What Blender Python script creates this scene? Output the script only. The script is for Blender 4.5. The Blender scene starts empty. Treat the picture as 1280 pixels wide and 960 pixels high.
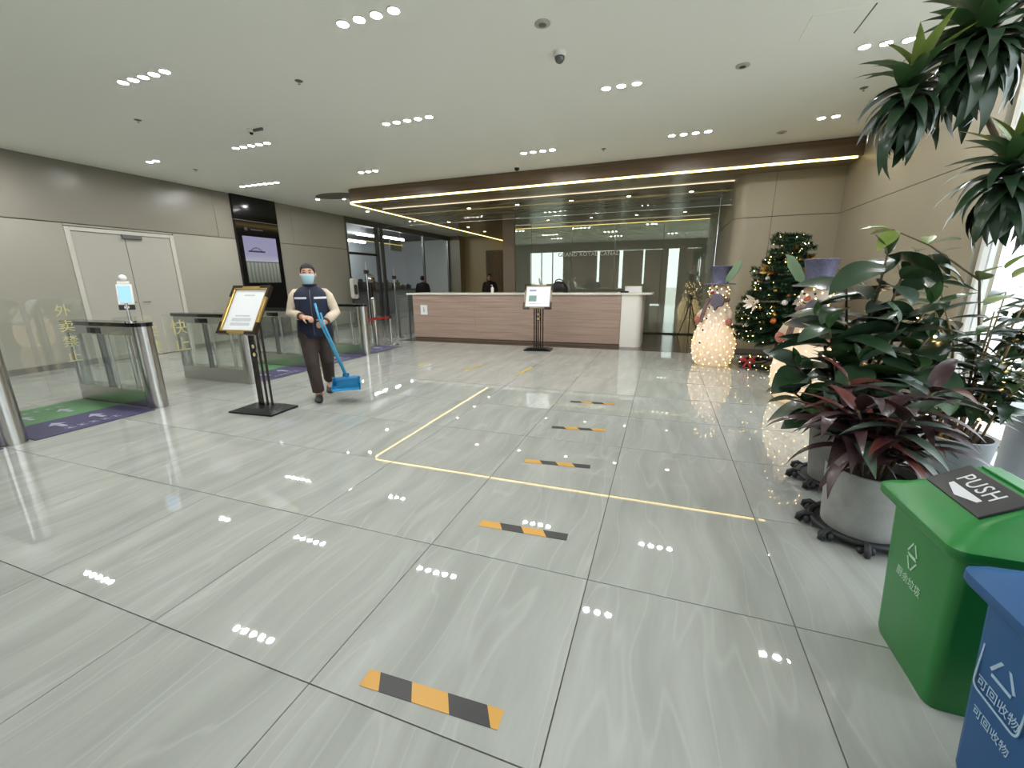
import bpy, bmesh, math, random
from mathutils import Vector, Matrix, Euler
random.seed(7)
R_ = math.radians
C = bpy.context.scene.collection
SC = bpy.context.scene

# ------------------------------------------------------------------ camera
CAM_H = 1.307
YAW, PITCH, ROLL, FPX = -0.34593, 0.244915, 0.0114189, 516.24
_f = Vector((math.sin(YAW)*math.cos(PITCH), math.cos(YAW)*math.cos(PITCH), -math.sin(PITCH)))
_r0 = Vector((math.cos(YAW), -math.sin(YAW), 0)); _d0 = _f.cross(_r0)
_r = _r0*math.cos(ROLL) + _d0*math.sin(ROLL); _d = -_r0*math.sin(ROLL) + _d0*math.cos(ROLL)
cd = bpy.data.cameras.new('camera'); cam = bpy.data.objects.new('camera', cd); C.objects.link(cam)
cd.sensor_width = 36; cd.lens = FPX*36/1280; cd.clip_start = 0.02; cd.clip_end = 500
cam.matrix_world = Matrix(((_r.x, -_d.x, -_f.x, 0), (_r.y, -_d.y, -_f.y, 0), (_r.z, -_d.z, -_f.z, CAM_H), (0, 0, 0, 1)))
SC.camera = cam

# ------------------------------------------------------------------ light and exposure
W = bpy.data.worlds.new('sky'); SC.world = W; W.use_nodes = True
_bg = W.node_tree.nodes['Background']; _bg.inputs[0].default_value = (0.90, 0.955, 1.0, 1); _bg.inputs[1].default_value = 1.9
SPOT_E, LED_E, TUBE_E = 225.0, 2.5, 34.0
SC.view_settings.view_transform = 'Standard'; SC.view_settings.look = 'None'
SC.view_settings.gamma = 1; SC.view_settings.use_curve_mapping = False
SC.view_settings.exposure = 1.1
cy = SC.cycles
cy.use_denoising = True
cy.max_bounces = 10; cy.diffuse_bounces = 5; cy.glossy_bounces = 6; cy.transparent_max_bounces = 24; cy.transmission_bounces = 8
cy.caustics_reflective = False; cy.caustics_refractive = False; cy.sample_clamp_indirect = 4.0

# ------------------------------------------------------------------ materials
def s2l(c): return tuple((v/255/12.92) if v/255 <= .04045 else ((v/255+.055)/1.055)**2.4 for v in c)
MATS = {}
def mat(name, rgb, rough=.5, metal=0., spec=.5, emit=None, es=0., alpha=1., coat=0., var=0., vscale=8., bump=0., bscale=60., trans=0.):
    if name in MATS: return MATS[name]
    m = bpy.data.materials.new(name); m.use_nodes = True; nt = m.node_tree; p = nt.nodes['Principled BSDF']
    col = (*s2l(rgb), 1); p.inputs['Base Color'].default_value = col
    p.inputs['Roughness'].default_value = rough; p.inputs['Metallic'].default_value = metal
    p.inputs['Specular IOR Level'].default_value = spec; p.inputs['Coat Weight'].default_value = coat
    p.inputs['Alpha'].default_value = alpha
    if emit: p.inputs['Emission Color'].default_value = (*s2l(emit), 1); p.inputs['Emission Strength'].default_value = es
    if var or bump:
        tc = nt.nodes.new('ShaderNodeTexCoord')
    if var:
        n = nt.nodes.new('ShaderNodeTexNoise'); n.inputs['Scale'].default_value = vscale; n.inputs['Detail'].default_value = 4
        nt.links.new(tc.outputs['Object'], n.inputs['Vector'])
        r = nt.nodes.new('ShaderNodeValToRGB'); e = r.color_ramp.elements
        e[0].position = .3; e[1].position = .7
        e[0].color = tuple(max(0, c*(1-var)) for c in col[:3])+(1,); e[1].color = tuple(min(1, c*(1+var)) for c in col[:3])+(1,)
        nt.links.new(n.outputs['Fac'], r.inputs['Fac']); nt.links.new(r.outputs['Color'], p.inputs['Base Color'])
    if bump:
        n2 = nt.nodes.new('ShaderNodeTexNoise'); n2.inputs['Scale'].default_value = bscale
        nt.links.new(tc.outputs['Object'], n2.inputs['Vector'])
        b = nt.nodes.new('ShaderNodeBump'); b.inputs['Strength'].default_value = bump; b.inputs['Distance'].default_value = .01
        nt.links.new(n2.outputs['Fac'], b.inputs['Height']); nt.links.new(b.outputs['Normal'], p.inputs['Normal'])
    MATS[name] = m; return m
def emis(name, rgb, s):
    if name in MATS: return MATS[name]
    m = bpy.data.materials.new(name); m.use_nodes = True; nt = m.node_tree; nt.nodes.clear()
    o = nt.nodes.new('ShaderNodeOutputMaterial'); e = nt.nodes.new('ShaderNodeEmission')
    e.inputs[0].default_value = (*s2l(rgb), 1); e.inputs[1].default_value = s
    nt.links.new(e.outputs[0], o.inputs[0]); MATS[name] = m; return m
def glass(name, tint, f0=.05, gl=(1, 1, 1), haze=0.):
    m = bpy.data.materials.new(name); m.use_nodes = True; nt = m.node_tree; nt.nodes.clear()
    o = nt.nodes.new('ShaderNodeOutputMaterial'); t = nt.nodes.new('ShaderNodeBsdfTransparent'); g = nt.nodes.new('ShaderNodeBsdfGlossy')
    t.inputs[0].default_value = (*tint, 1); g.inputs[0].default_value = (*gl, 1); g.inputs['Roughness'].default_value = .0
    lw = nt.nodes.new('ShaderNodeLayerWeight'); lw.inputs[0].default_value = .5
    pw = nt.nodes.new('ShaderNodeMath'); pw.operation = 'POWER'; pw.inputs[1].default_value = 5; nt.links.new(lw.outputs['Facing'], pw.inputs[0])
    k = nt.nodes.new('ShaderNodeMath'); k.operation = 'MULTIPLY_ADD'; k.inputs[1].default_value = 1-f0; k.inputs[2].default_value = f0; k.use_clamp = True
    nt.links.new(pw.outputs[0], k.inputs[0])
    mx = nt.nodes.new('ShaderNodeMixShader'); nt.links.new(k.outputs[0], mx.inputs[0])
    src = t
    if haze:
        df = nt.nodes.new('ShaderNodeBsdfDiffuse'); df.inputs[0].default_value = (.7, .72, .68, 1)
        m2 = nt.nodes.new('ShaderNodeMixShader'); m2.inputs[0].default_value = haze
        nt.links.new(t.outputs[0], m2.inputs[1]); nt.links.new(df.outputs[0], m2.inputs[2]); src = m2
    nt.links.new(src.outputs[0], mx.inputs[1]); nt.links.new(g.outputs[0], mx.inputs[2]); nt.links.new(mx.outputs[0], o.inputs[0])
    MATS[name] = m; return m
def mirror_glass(name, diff, gl, fac):
    m = bpy.data.materials.new(name); m.use_nodes = True; nt = m.node_tree; nt.nodes.clear()
    o = nt.nodes.new('ShaderNodeOutputMaterial'); d = nt.nodes.new('ShaderNodeBsdfDiffuse'); g = nt.nodes.new('ShaderNodeBsdfGlossy')
    d.inputs[0].default_value = (*diff, 1); g.inputs[0].default_value = (*gl, 1); g.inputs['Roughness'].default_value = .015
    mx = nt.nodes.new('ShaderNodeMixShader'); mx.inputs[0].default_value = fac
    nt.links.new(d.outputs[0], mx.inputs[1]); nt.links.new(g.outputs[0], mx.inputs[2]); nt.links.new(mx.outputs[0], o.inputs[0])
    MATS[name] = m; return m
def wood(name, a, b, rough=.4, scale=(1.2, 30, 30), coat=0.):
    m = bpy.data.materials.new(name); m.use_nodes = True; nt = m.node_tree; p = nt.nodes['Principled BSDF']
    tc = nt.nodes.new('ShaderNodeTexCoord'); mp = nt.nodes.new('ShaderNodeMapping'); mp.inputs['Scale'].default_value = scale
    n = nt.nodes.new('ShaderNodeTexNoise'); n.inputs['Scale'].default_value = 1.; n.inputs['Detail'].default_value = 6; n.inputs['Distortion'].default_value = .4
    r = nt.nodes.new('ShaderNodeValToRGB'); r.color_ramp.elements[0].position = .32; r.color_ramp.elements[1].position = .68
    r.color_ramp.elements[0].color = (*s2l(a), 1); r.color_ramp.elements[1].color = (*s2l(b), 1)
    nt.links.new(tc.outputs['Object'], mp.inputs[0]); nt.links.new(mp.outputs[0], n.inputs['Vector']); nt.links.new(n.outputs['Fac'], r.inputs[0])
    nt.links.new(r.outputs[0], p.inputs['Base Color']); p.inputs['Roughness'].default_value = rough; p.inputs['Coat Weight'].default_value = coat
    MATS[name] = m; return m
def marble(name):
    m = bpy.data.materials.new(name); m.use_nodes = True; nt = m.node_tree; p = nt.nodes['Principled BSDF']; N = nt.nodes.new; L = nt.links.new
    tc = N('ShaderNodeTexCoord'); oi = N('ShaderNodeObjectInfo')
    mul = N('ShaderNodeMath'); mul.operation = 'MULTIPLY'; mul.inputs[1].default_value = 37.; L(oi.outputs['Random'], mul.inputs[0])
    cmb = N('ShaderNodeCombineXYZ'); L(mul.outputs[0], cmb.inputs[0]); L(mul.outputs[0], cmb.inputs[1])
    add = N('ShaderNodeVectorMath'); add.operation = 'ADD'; L(tc.outputs['Object'], add.inputs[0]); L(cmb.outputs[0], add.inputs[1])
    # a slow warp, then a field stretched along the tile's length
    wn = N('ShaderNodeTexNoise'); wn.inputs['Scale'].default_value = 1.5; wn.inputs['Detail'].default_value = .5; L(add.outputs[0], wn.inputs['Vector'])
    ws = N('ShaderNodeVectorMath'); ws.operation = 'SCALE'; ws.inputs['Scale'].default_value = .22; L(wn.outputs['Color'], ws.inputs[0])
    ad2 = N('ShaderNodeVectorMath'); ad2.operation = 'ADD'; L(add.outputs[0], ad2.inputs[0]); L(ws.outputs[0], ad2.inputs[1])
    mp = N('ShaderNodeMapping'); mp.inputs['Scale'].default_value = (6, .8, 1); mp.inputs['Rotation'].default_value = (0, 0, R_(8)); L(ad2.outputs[0], mp.inputs[0])
    n1 = N('ShaderNodeTexNoise'); n1.inputs['Scale'].default_value = 1.; n1.inputs['Detail'].default_value = 7; n1.inputs['Roughness'].default_value = .62; L(mp.outputs[0], n1.inputs['Vector'])
    r1 = N('ShaderNodeValToRGB'); e = r1.color_ramp.elements
    e[0].position = .30; e[0].color = (*s2l((146, 148, 142)), 1); e[1].position = .74; e[1].color = (*s2l((172, 174, 168)), 1)
    e2 = r1.color_ramp.elements.new(.52); e2.color = (*s2l((159, 161, 155)), 1)
    L(n1.outputs['Fac'], r1.inputs[0])
    mp2 = N('ShaderNodeMapping'); mp2.inputs['Scale'].default_value = (4.6, .5, 1); mp2.inputs['Rotation'].default_value = (0, 0, R_(14)); L(ad2.outputs[0], mp2.inputs[0])
    n2 = N('ShaderNodeTexNoise'); n2.inputs['Scale'].default_value = 1.6; n2.inputs['Detail'].default_value = .6; L(mp2.outputs[0], n2.inputs['Vector'])
    r2 = N('ShaderNodeValToRGB'); g = r2.color_ramp.elements; g[0].position = .485; g[0].color = (0, 0, 0, 1); g[1].position = .52; g[1].color = (0, 0, 0, 1)
    g3 = r2.color_ramp.elements.new(.503); g3.color = (1, 1, 1, 1); L(n2.outputs['Fac'], r2.inputs[0])
    mx = N('ShaderNodeMix'); mx.data_type = 'RGBA'; mx.inputs['B'].default_value = (*s2l((193, 194, 188)), 1)
    sc = N('ShaderNodeMath'); sc.operation = 'MULTIPLY'; sc.inputs[1].default_value = .22; L(r2.outputs[0], sc.inputs[0]); L(sc.outputs[0], mx.inputs['Factor'])
    L(r1.outputs[0], mx.inputs['A']); L(mx.outputs['Result'], p.inputs['Base Color'])
    p.inputs['Roughness'].default_value = .02; p.inputs['IOR'].default_value = 1.7
    MATS[name] = m; return m

M_TILE = marble('polished_tile')
M_GROUT = mat('grout', (92, 88, 80), .8)
M_DARKSTONE = mat('dark_stone', (78, 68, 58), .12, var=.12, vscale=5)
M_CEIL = mat('ceiling_paint', (240, 241, 232), .7, bump=.02)
M_WALL = mat('wall_panel_beige', (152, 149, 137), .35, var=.02, vscale=1.5)
M_WALLUP = mat('wall_panel_greige', (128, 123, 112), .3, var=.02, vscale=1.5)
M_WALLR = mat('wall_plaster_warm', (148, 140, 120), .45, var=.03, vscale=2)
M_DOOR = mat('door_paint', (166, 163, 152), .4)
M_SEAM = mat('seam_dark', (88, 82, 70), .6)
M_BASE = mat('skirting_grey', (98, 95, 88), .35)
M_FASCIA = wood('dark_walnut', (88, 70, 50), (114, 93, 68), .38, (.8, 18, 18))
M_SOFFIT = wood('bronze_soffit', (122, 106, 76), (142, 124, 90), .25, (.6, 6, 6))
M_OAK = wood('counter_oak', (146, 124, 110), (172, 150, 136), .42, (1.1, 26, 44))
M_WHITE = mat('white_lacquer', (226, 224, 216), .3)
M_STEEL = mat('brushed_steel', (190, 188, 182), .24, metal=1, bump=.02, bscale=200)
M_CHROME = mat('chrome', (214, 213, 210), .08, metal=1)
M_BLACKG = mat('black_gloss', (14, 14, 15), .12)
M_BLACK = mat('black_matt', (22, 22, 22), .5)
M_GREYMET = mat('grey_metal', (112, 114, 112), .35, metal=.7)
M_GATEGLASS = glass('gate_glass', (.95, .965, .95), .05, haze=.025)
M_SHOPGLASS = glass('shop_glass', (.90, .92, .90), .05)
M_SMOKEGLASS = glass('smoke_screen_glass', (.96, .97, .95), .022)
M_WINGLASS = glass('window_glass', (.90, .92, .93), .04)
M_MIRROR = mirror_glass('tinted_mirror_glass', (.25, .265, .21), (.74, .80, .68), .42)
M_GOLD = mat('gold_frame', (196, 164, 96), .28, metal=.85)
M_PAPER = mat('paper_print', (226, 228, 228), .35)
M_SPOT = emis('lamp_lens', (252, 252, 252), SPOT_E)
M_SPOT2 = emis('lamp_lens_small', (255, 238, 205), 26)
M_LED = emis('warm_led', (255, 224, 138), LED_E)
M_LED2 = emis('thin_led', (255, 236, 200), .55)
M_TUBE = emis('tube_lamp', (244, 248, 255), TUBE_E)
M_FAIRY = emis('fairy_bulb', (255, 210, 135), 9)
M_RUBBER = mat('black_rubber', (26, 27, 28), .6)

# ------------------------------------------------------------------ helpers
class G:
    """a bmesh collecting simple shapes"""
    def __init__(s): s.b = bmesh.new()
    def add(s, vs, fs):
        v = [s.b.verts.new(p) for p in vs]
        for f in fs:
            try: s.b.faces.new([v[i] for i in f])
            except ValueError: pass
        return s
    def box(s, x0, x1, y0, y1, z0, z1, bev=0):
        vs = [(x0,y0,z0),(x1,y0,z0),(x1,y1,z0),(x0,y1,z0),(x0,y0,z1),(x1,y0,z1),(x1,y1,z1),(x0,y1,z1)]
        fs = [(0,3,2,1),(4,5,6,7),(0,1,5,4),(1,2,6,5),(2,3,7,6),(3,0,4,7)]
        if not bev: return s.add(vs, fs)
        t = bmesh.new(); v = [t.verts.new(p) for p in vs]
        for f in fs: t.faces.new([v[i] for i in f])
        bmesh.ops.bevel(t, geom=t.edges[:], offset=bev, segments=2, profile=.6, affect='EDGES')
        return s.merge(t)
    def merge(s, t, M=None):
        t.verts.ensure_lookup_table(); t.verts.index_update()
        vs = [(M @ v.co if M else v.co.copy()) for v in t.verts]; fs = [[v.index for v in f.verts] for f in t.faces]
        t.free(); return s.add(vs, fs)
    def prism(s, pts, z0, z1, axis='z'):
        n = len(pts)
        def P(a, b, c): return {'z': (a, b, c), 'x': (c, a, b), 'y': (a, c, b)}[axis]
        vs = [P(a, b, z0) for a, b in pts] + [P(a, b, z1) for a, b in pts]
        fs = [tuple(range(n))[::-1], tuple(range(n, 2*n))] + [(i, (i+1) % n, n+(i+1) % n, n+i) for i in range(n)]
        return s.add(vs, fs)
    def tube(s, path, r, n=8, closed=False, cap=True):
        path = [Vector(p) for p in path]; m = len(path); rs = r if isinstance(r, (list, tuple)) else [r]*m
        rings = []; up = None
        for i, p in enumerate(path):
            a = path[(i-1) % m] if closed or i else p; b = path[(i+1) % m] if closed or i < m-1 else p
            t = (b-a); t = t.normalized() if t.length > 1e-9 else Vector((0, 0, 1))
            if up is None:
                up = t.orthogonal().normalized()
            else:
                up = (up - t*up.dot(t)); up = up.normalized() if up.length > 1e-6 else t.orthogonal().normalized()
            w = t.cross(up)
            rings.append([p + (up*math.cos(k*2*math.pi/n) + w*math.sin(k*2*math.pi/n))*rs[i] for k in range(n)])
        vs = [q for ring in rings for q in ring]; fs = []
        for i in range(m if closed else m-1):
            j = (i+1) % m
            fs += [(i*n+k, i*n+(k+1) % n, j*n+(k+1) % n, j*n+k) for k in range(n)]
        if cap and not closed: fs += [tuple(range(n))[::-1], tuple(range((m-1)*n, m*n))]
        return s.add(vs, fs)
    def cyl(s, x, y, z0, z1, r, n=16, r2=None):
        return s.tube([(x, y, z0), (x, y, z1)], [r, r if r2 is None else r2], n)
    def lathe(s, prof, n=24, cx=0, cy=0):
        vs = []; fs = []; m = len(prof)
        for r, z in prof: vs += [(cx+max(r, 1e-4)*math.cos(k*2*math.pi/n), cy+max(r, 1e-4)*math.sin(k*2*math.pi/n), z) for k in range(n)]
        for i in range(m-1): fs += [(i*n+k, i*n+(k+1) % n, (i+1)*n+(k+1) % n, (i+1)*n+k) for k in range(n)]
        fs += [tuple(range(n))[::-1], tuple(range((m-1)*n, m*n))]
        return s.add(vs, fs)
    def ball(s, c, r, n=12, m=8, sc=(1, 1, 1)):
        c = Vector(c); vs = []; fs = []
        for i in range(m+1):
            a = math.pi*i/m; rr = max(math.sin(a), 1e-3)
            vs += [(c.x+r*sc[0]*rr*math.cos(k*2*math.pi/n), c.y+r*sc[1]*rr*math.sin(k*2*math.pi/n), c.z-r*sc[2]*math.cos(a)) for k in range(n)]
        for i in range(m): fs += [(i*n+k, i*n+(k+1) % n, (i+1)*n+(k+1) % n, (i+1)*n+k) for k in range(n)]
        fs += [tuple(range(n))[::-1], tuple(range(m*n, (m+1)*n))]
        return s.add(vs, fs)
    def loft(s, rings):
        """closed skin through rings of (centre, half-width axis vector, half-depth axis vector)"""
        n = 14; vs = []; fs = []
        for c, a, b in rings:
            c, a, b = Vector(c), Vector(a), Vector(b)
            vs += [c + a*math.cos(k*2*math.pi/n) + b*math.sin(k*2*math.pi/n) for k in range(n)]
        for i in range(len(rings)-1): fs += [(i*n+k, i*n+(k+1) % n, (i+1)*n+(k+1) % n, (i+1)*n+k) for k in range(n)]
        fs += [tuple(range(n))[::-1], tuple(range((len(rings)-1)*n, len(rings)*n))]
        return s.add(vs, fs)
    def mesh(s, name, smooth=None):
        bmesh.ops.recalc_face_normals(s.b, faces=s.b.faces[:])
        me = bpy.data.meshes.new(name); s.b.to_mesh(me); s.b.free()
        if smooth is not None:
            me.shade_smooth()
            if smooth < 179: me.set_sharp_from_angle(angle=R_(smooth))
        return me
    def obj(s, name, m, parent=None, smooth=None, loc=None, rot=None):
        return put(name, s.mesh(name, smooth), m, parent, loc, rot)
def put(name, me, m, parent=None, loc=None, rot=None):
    if m is not None and not me.materials: me.materials.append(m)
    o = bpy.data.objects.new(name, me); C.objects.link(o)
    if parent: o.parent = parent
    if loc is not None: o.location = loc
    if rot is not None: o.rotation_euler = rot
    return o
def tag(o, label, cat, group=None):
    o['label'] = label; o['category'] = cat
    if group: o['group'] = group
    return o
def thing(name, label, cat, loc=(0, 0, 0), rotz=0, group=None):
    o = bpy.data.objects.new(name, None); C.objects.link(o); o.empty_display_size = .1
    o.location = loc; o.rotation_euler = (0, 0, rotz); return tag(o, label, cat, group)
def struct(o, label=None):
    o['kind'] = 'structure'
    if label: o['label'] = label
    return o
def sroot(name, label=None, loc=(0, 0, 0)):
    o = bpy.data.objects.new(name, None); C.objects.link(o); o.location = loc; o.empty_display_size = .1
    return struct(o, label)
def rrect(w, h, r, n=5, cx=0, cy=0):
    pts = []
    for sx, sy, a0 in ((1, 1, 0), (-1, 1, 90), (-1, -1, 180), (1, -1, 270)):
        for k in range(n+1):
            a = R_(a0+90*k/n); pts.append((cx+sx*(w/2-r)+r*math.cos(a), cy+sy*(h/2-r)+r*math.sin(a)))
    return pts
def text(name, body, size, m, parent=None, loc=(0, 0, 0), rot=(0, 0, 0), ext=.002, align='CENTER', space=1.):
    cu = bpy.data.curves.new(name, 'FONT'); cu.body = body; cu.size = size; cu.extrude = ext; cu.align_x = align; cu.align_y = 'CENTER'; cu.space_character = space
    cu.resolution_u = 3
    t = bpy.data.objects.new('tmp_text', cu); C.objects.link(t)
    dg = bpy.context.evaluated_depsgraph_get(); me = bpy.data.meshes.new_from_object(t.evaluated_get(dg)); bpy.data.objects.remove(t)
    me.materials.clear(); me.name = name
    return put(name, me, m, parent, loc, rot)
def copy_tree(o, parent=None):
    c = o.copy(); C.objects.link(c)
    if parent: c.parent = parent
    for ch in list(o.children): copy_tree(ch, c)
    return c

# ================================================================== the setting
CEIL = 3.24; XL, XR = -9.126, 2.547; YB = 10.8; YF = -1.6; YP = 17.7; SOF = 2.99
T = .8; TX0, TY0 = -.228, .805

floor = sroot('floor', 'polished grey stone tile floor of the lobby')
G().box(XL-.1, XR+.1, YF-.1, YP+.1, -.09, -.006).obj('grout_bed', M_GROUT, floor)
_tm = {}
def tile_edges(lo, hi, o):
    k = math.floor((lo-o)/T); e = []
    while o+k*T < hi-1e-6:
        a, b = max(lo, o+k*T), min(hi, o+(k+1)*T)
        if b-a > .03: e.append((a, b))
        k += 1
    return e
for x0, x1 in tile_edges(XL, XR, TX0):
    for y0, y1 in tile_edges(YF, 8.05, TY0):
        w, h = round(x1-x0-.004, 4), round(y1-y0-.004, 4)
        if (w, h) not in _tm: _tm[(w, h)] = G().box(-w/2, w/2, -h/2, h/2, -.02, 0, .0012).mesh('tile')
        o = put('tile', _tm[(w, h)], M_TILE, floor, ((x0+x1)/2, (y0+y1)/2, 0))
        o.rotation_euler = (random.uniform(-1, 1)*.0004, random.uniform(-1, 1)*.0004, 0)
G().box(XL, -5.602, 8.052, YP, -.02, 0).obj('passage_floor', M_TILE, floor)
G().box(-5.6, 1.05, 8.052, YB, -.02, 0).obj('stone_border', M_DARKSTONE, floor)
G().box(1.05, XR, 8.052, 8.325, -.02, 0).obj('stone_border', M_DARKSTONE, floor)
G().box(-5.6, -4.05, YB, YP, -.02, 0).obj('passage_floor', M_TILE, floor)

ceil = sroot('ceiling', 'pale matt ceiling of the lobby')
G().box(XL-.1, XR+.1, YF-.1, YP+.1, CEIL, CEIL+.1).obj('ceiling_board', M_CEIL, ceil)
ap = G(); ap.box(.92, 1.31, 4.29, 4.67, CEIL-.004, CEIL, .001); ap.obj('access_panel', M_CEIL, ceil)
G().box(1.312, 1.319, 4.28, 4.68, CEIL-.005, CEIL).obj('access_panel_seam', M_SEAM, ceil)
G().prism([(-7.2+.55*math.cos(a*math.pi/12), 8.3+.33*math.sin(a*math.pi/12)) for a in range(24)], CEIL-.006, CEIL).obj('air_vent_recess', M_BASE, ceil)

# --- left wall: panels with a shadow joint, skirting, double door
wl = sroot('wall_left', 'beige panelled wall behind the gates')
G().box(XL-.2, XL-.014, YF, 10.7, 0, CEIL).obj('wall_core', M_SEAM, wl)
def wpanel(y0, y1, z0, z1, m): G().box(XL-.02, XL, y0+.003, y1-.003, z0+.004, z1-.004, .002).obj('panel', m, wl)
for y0, y1 in ((YF, 1.2), (1.2, 4.2), (5.82, 7.13), (8.27, 10.7)):
    wpanel(y0, y1, 0, 2.285, M_WALL)
wpanel(4.2, 5.82, 2.25, 2.285, M_WALL)
for y0, y1 in ((YF, 2.6), (2.6, 6.75), (6.75, 7.13), (8.27, 8.75), (8.75, 10.7)):
    wpanel(y0, y1, 2.293, CEIL, M_WALLUP if y1 < 7.5 else M_WALL)
struct(G().box(XL, XL+.02, YF, 4.2, 0, .09, .003).obj('baseboard_left', M_BASE), 'dark grey skirting below the panelled wall')
struct(G().box(XL, XL+.02, 5.82, 7.13, 0, .09, .003).obj('baseboard_left', M_BASE), 'dark grey skirting between door and display')
struct(G().box(XL, XL+.02, 8.27, 10.7, 0, .09, .003).obj('baseboard_left', M_BASE), 'dark grey skirting beyond the display')
d1 = sroot('door_1', 'pale double door in the panelled wall')
fr = G(); fr.box(XL-.03, XL+.012, 4.2, 4.27, 0, 2.24, .004); fr.box(XL-.03, XL+.012, 5.75, 5.82, 0, 2.24, .004); fr.box(XL-.03, XL+.012, 4.27, 5.75, 2.18, 2.24, .004); fr.obj('door_frame', mat('door_frame_paint', (186, 183, 172), .4), d1)
for y0, y1 in ((4.275, 5.005), (5.015, 5.745)):
    lf = G().box(XL-.03, XL-.004, y0, y1, .01, 2.175, .003).obj('door_leaf', M_DOOR, d1)
    yy = y1-.06 if y0 < 5 else y0+.06
    G().tube([(XL-.004, yy, 1.0), (XL+.04, yy, 1.0), (XL+.04, yy+(-.1 if y0 < 5 else .1), 1.0)], .009, 8).obj('door_handle', M_STEEL, lf, 40)
G().box(XL-.004, XL+.04, 4.96, 5.26, 2.11, 2.18, .004).obj('door_closer', M_GREYMET, d1)

# --- shop front beyond the left wall, and the room behind it
w2 = sroot('window_2', 'glazed shop front in a dark metal frame')
for y0, y1 in ((10.7, 10.78), (12.15, 12.27), (12.45, 12.55), (15.1, 15.17), (17.15, 17.25)):
    G().box(XL-.08, XL, y0, y1, 0, 3.06, .003).obj('mullion', M_GREYMET, w2)
G().box(XL-.1, XL+.01, 10.7, 17.25, 3.06, CEIL).obj('head_rail', M_GREYMET, w2)
G().box(XL-.07, XL-.01, 10.78, 12.15, 2.16, 2.23, .003).obj('transom', M_BLACK, w2)
for y0, y1, z0, z1 in ((10.78, 12.15, 2.23, 3.06), (10.78, 12.15, .02, 2.16), (12.27, 12.45, .02, 3.06), (12.55, 15.1, .02, 3.06), (15.17, 17.15, .02, 3.06)):
    G().box(XL-.045, XL-.035, y0, y1, z0, z1).obj('pane', M_SHOPGLASS, w2)
M_SHOPW = mat('shop_wall', (196, 200, 202), .6)
ws = sroot('wall_shop', 'grey walls and dark ceiling of the shop behind glass')
G().box(-13.6, -13.5, 10.5, 18.6, 0, CEIL).obj('wall_slab', M_SHOPW, ws)
G().box(-13.5, XL-.1, 10.5, 10.6, 0, CEIL).obj('wall_slab', M_SHOPW, ws)
G().box(-13.5, XL-.1, 18.5, 18.6, 0, CEIL).obj('wall_slab', M_SHOPW, ws)
G().box(-13.6, XL-.11, 10.5, 18.6, CEIL+.001, CEIL+.1).obj('ceiling_slab', M_BLACK, ws)
G().box(-13.6, XL-.11, 10.5, 18.6, -.1, -.001).obj('floor_slab', mat('shop_floor', (130, 130, 124), .2), ws)

# --- right hand walls
def wallgroup(root, pts, m):
    G().prism(pts, 0, 2.288).obj('lower_panel', m, root, 30); G().prism(pts, 2.298, CEIL).obj('upper_panel', m, root, 30)
    cx = sum(p[0] for p in pts)/len(pts); cyy = sum(p[1] for p in pts)/len(pts)
    G().prism([(cx+(a-cx)*.985+.004, cyy+(b-cyy)*.985+.004) for a, b in pts], 2.286, 2.30).obj('shadow_joint', M_SEAM, root)
wr = sroot('wall_right', 'warm beige plaster wall beside the tall window')
wallgroup(wr, [(XR, 4.98), (XR+.2, 4.98), (XR+.2, 8.5), (XR, 8.5)], M_WALLR)
wb2 = sroot('wall_recess', 'warm beige wall with a rounded corner behind the tree')
wallgroup(wb2, [(XR+.02, 8.325)]+[(1.27-.22*math.sin(R_(a)), 8.545-.22*math.cos(R_(a))) for a in range(0, 91, 10)]+[(1.05, YB), (XR+.02, YB)], M_WALLR)
G().box(1.6, 1.606, 8.321, 8.326, 0, CEIL).obj('panel_seam', M_SEAM, wb2)
struct(G().box(1.27, XR, 8.30, 8.325, 0, .08, .003).obj('baseboard_recess', M_BASE), 'grey skirting below the warm beige wall')

# --- back wall: tinted mirror glass panels with a raised name
wb = sroot('wall_back', 'tinted reflective glass wall behind the reception counter')
G().box(-4.1, 1.05, YB+.03, YB+.2, 0, CEIL).obj('wall_core', M_SEAM, wb)
M_PIL = mat('pilaster_taupe', (128, 112, 92), .35)
G().box(-4.1, -3.765, YB-.02, YB+.03, 0, SOF-.02, .004).obj('pilaster', M_PIL, wb)
xs = [-3.76, -3.31, -2.244, -1.177, -.083, 1.045]
for a, b in zip(xs, xs[1:]):
    G().box(a+.003, b-.003, YB, YB+.03, .03, SOF-.02, .002).obj('glass_panel', M_MIRROR, wb)
M_LETTER = mat('letter_steel', (232, 230, 220), .4)
text('lettering', 'GRAND ROYAL CANAL', .135, M_LETTER, wb, (-1.84, YB-.012, 1.93), (R_(90), 0, 0), .006, space=1.08)
wp = sroot('wall_passage', 'beige end wall and side wall of the passage')
G().box(XL, -4.05, YP, YP+.1, 0, CEIL).obj('wall_slab', mat('passage_wall', (178, 160, 116), .4), wp)
G().box(-4.1, -4.05, YB+.2, YP, 0, CEIL).obj('wall_slab', M_WALLR, wp)
G().box(XL, -8.6, 17.25, YP, 0, CEIL).obj('wall_slab', M_WALLR, wp)
d2 = sroot('door_2', 'brown door at the end of the passage')
M_DOOR2 = wood('passage_door_wood', (92, 70, 42), (112, 88, 54), .4, (18, 2, 2))
G().box(-7.45, -6.7, YP-.03, YP-.002, 0, 2.55, .003).obj('door_leaf', M_DOOR2, d2)
fr = G(); fr.box(-7.53, -7.45, YP-.045, YP-.002, 0, 2.62); fr.box(-6.7, -6.62, YP-.045, YP-.002, 0, 2.62); fr.box(-7.45, -6.7, YP-.045, YP-.002, 2.55, 2.62); fr.obj('door_frame', M_FASCIA, d2)
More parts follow.
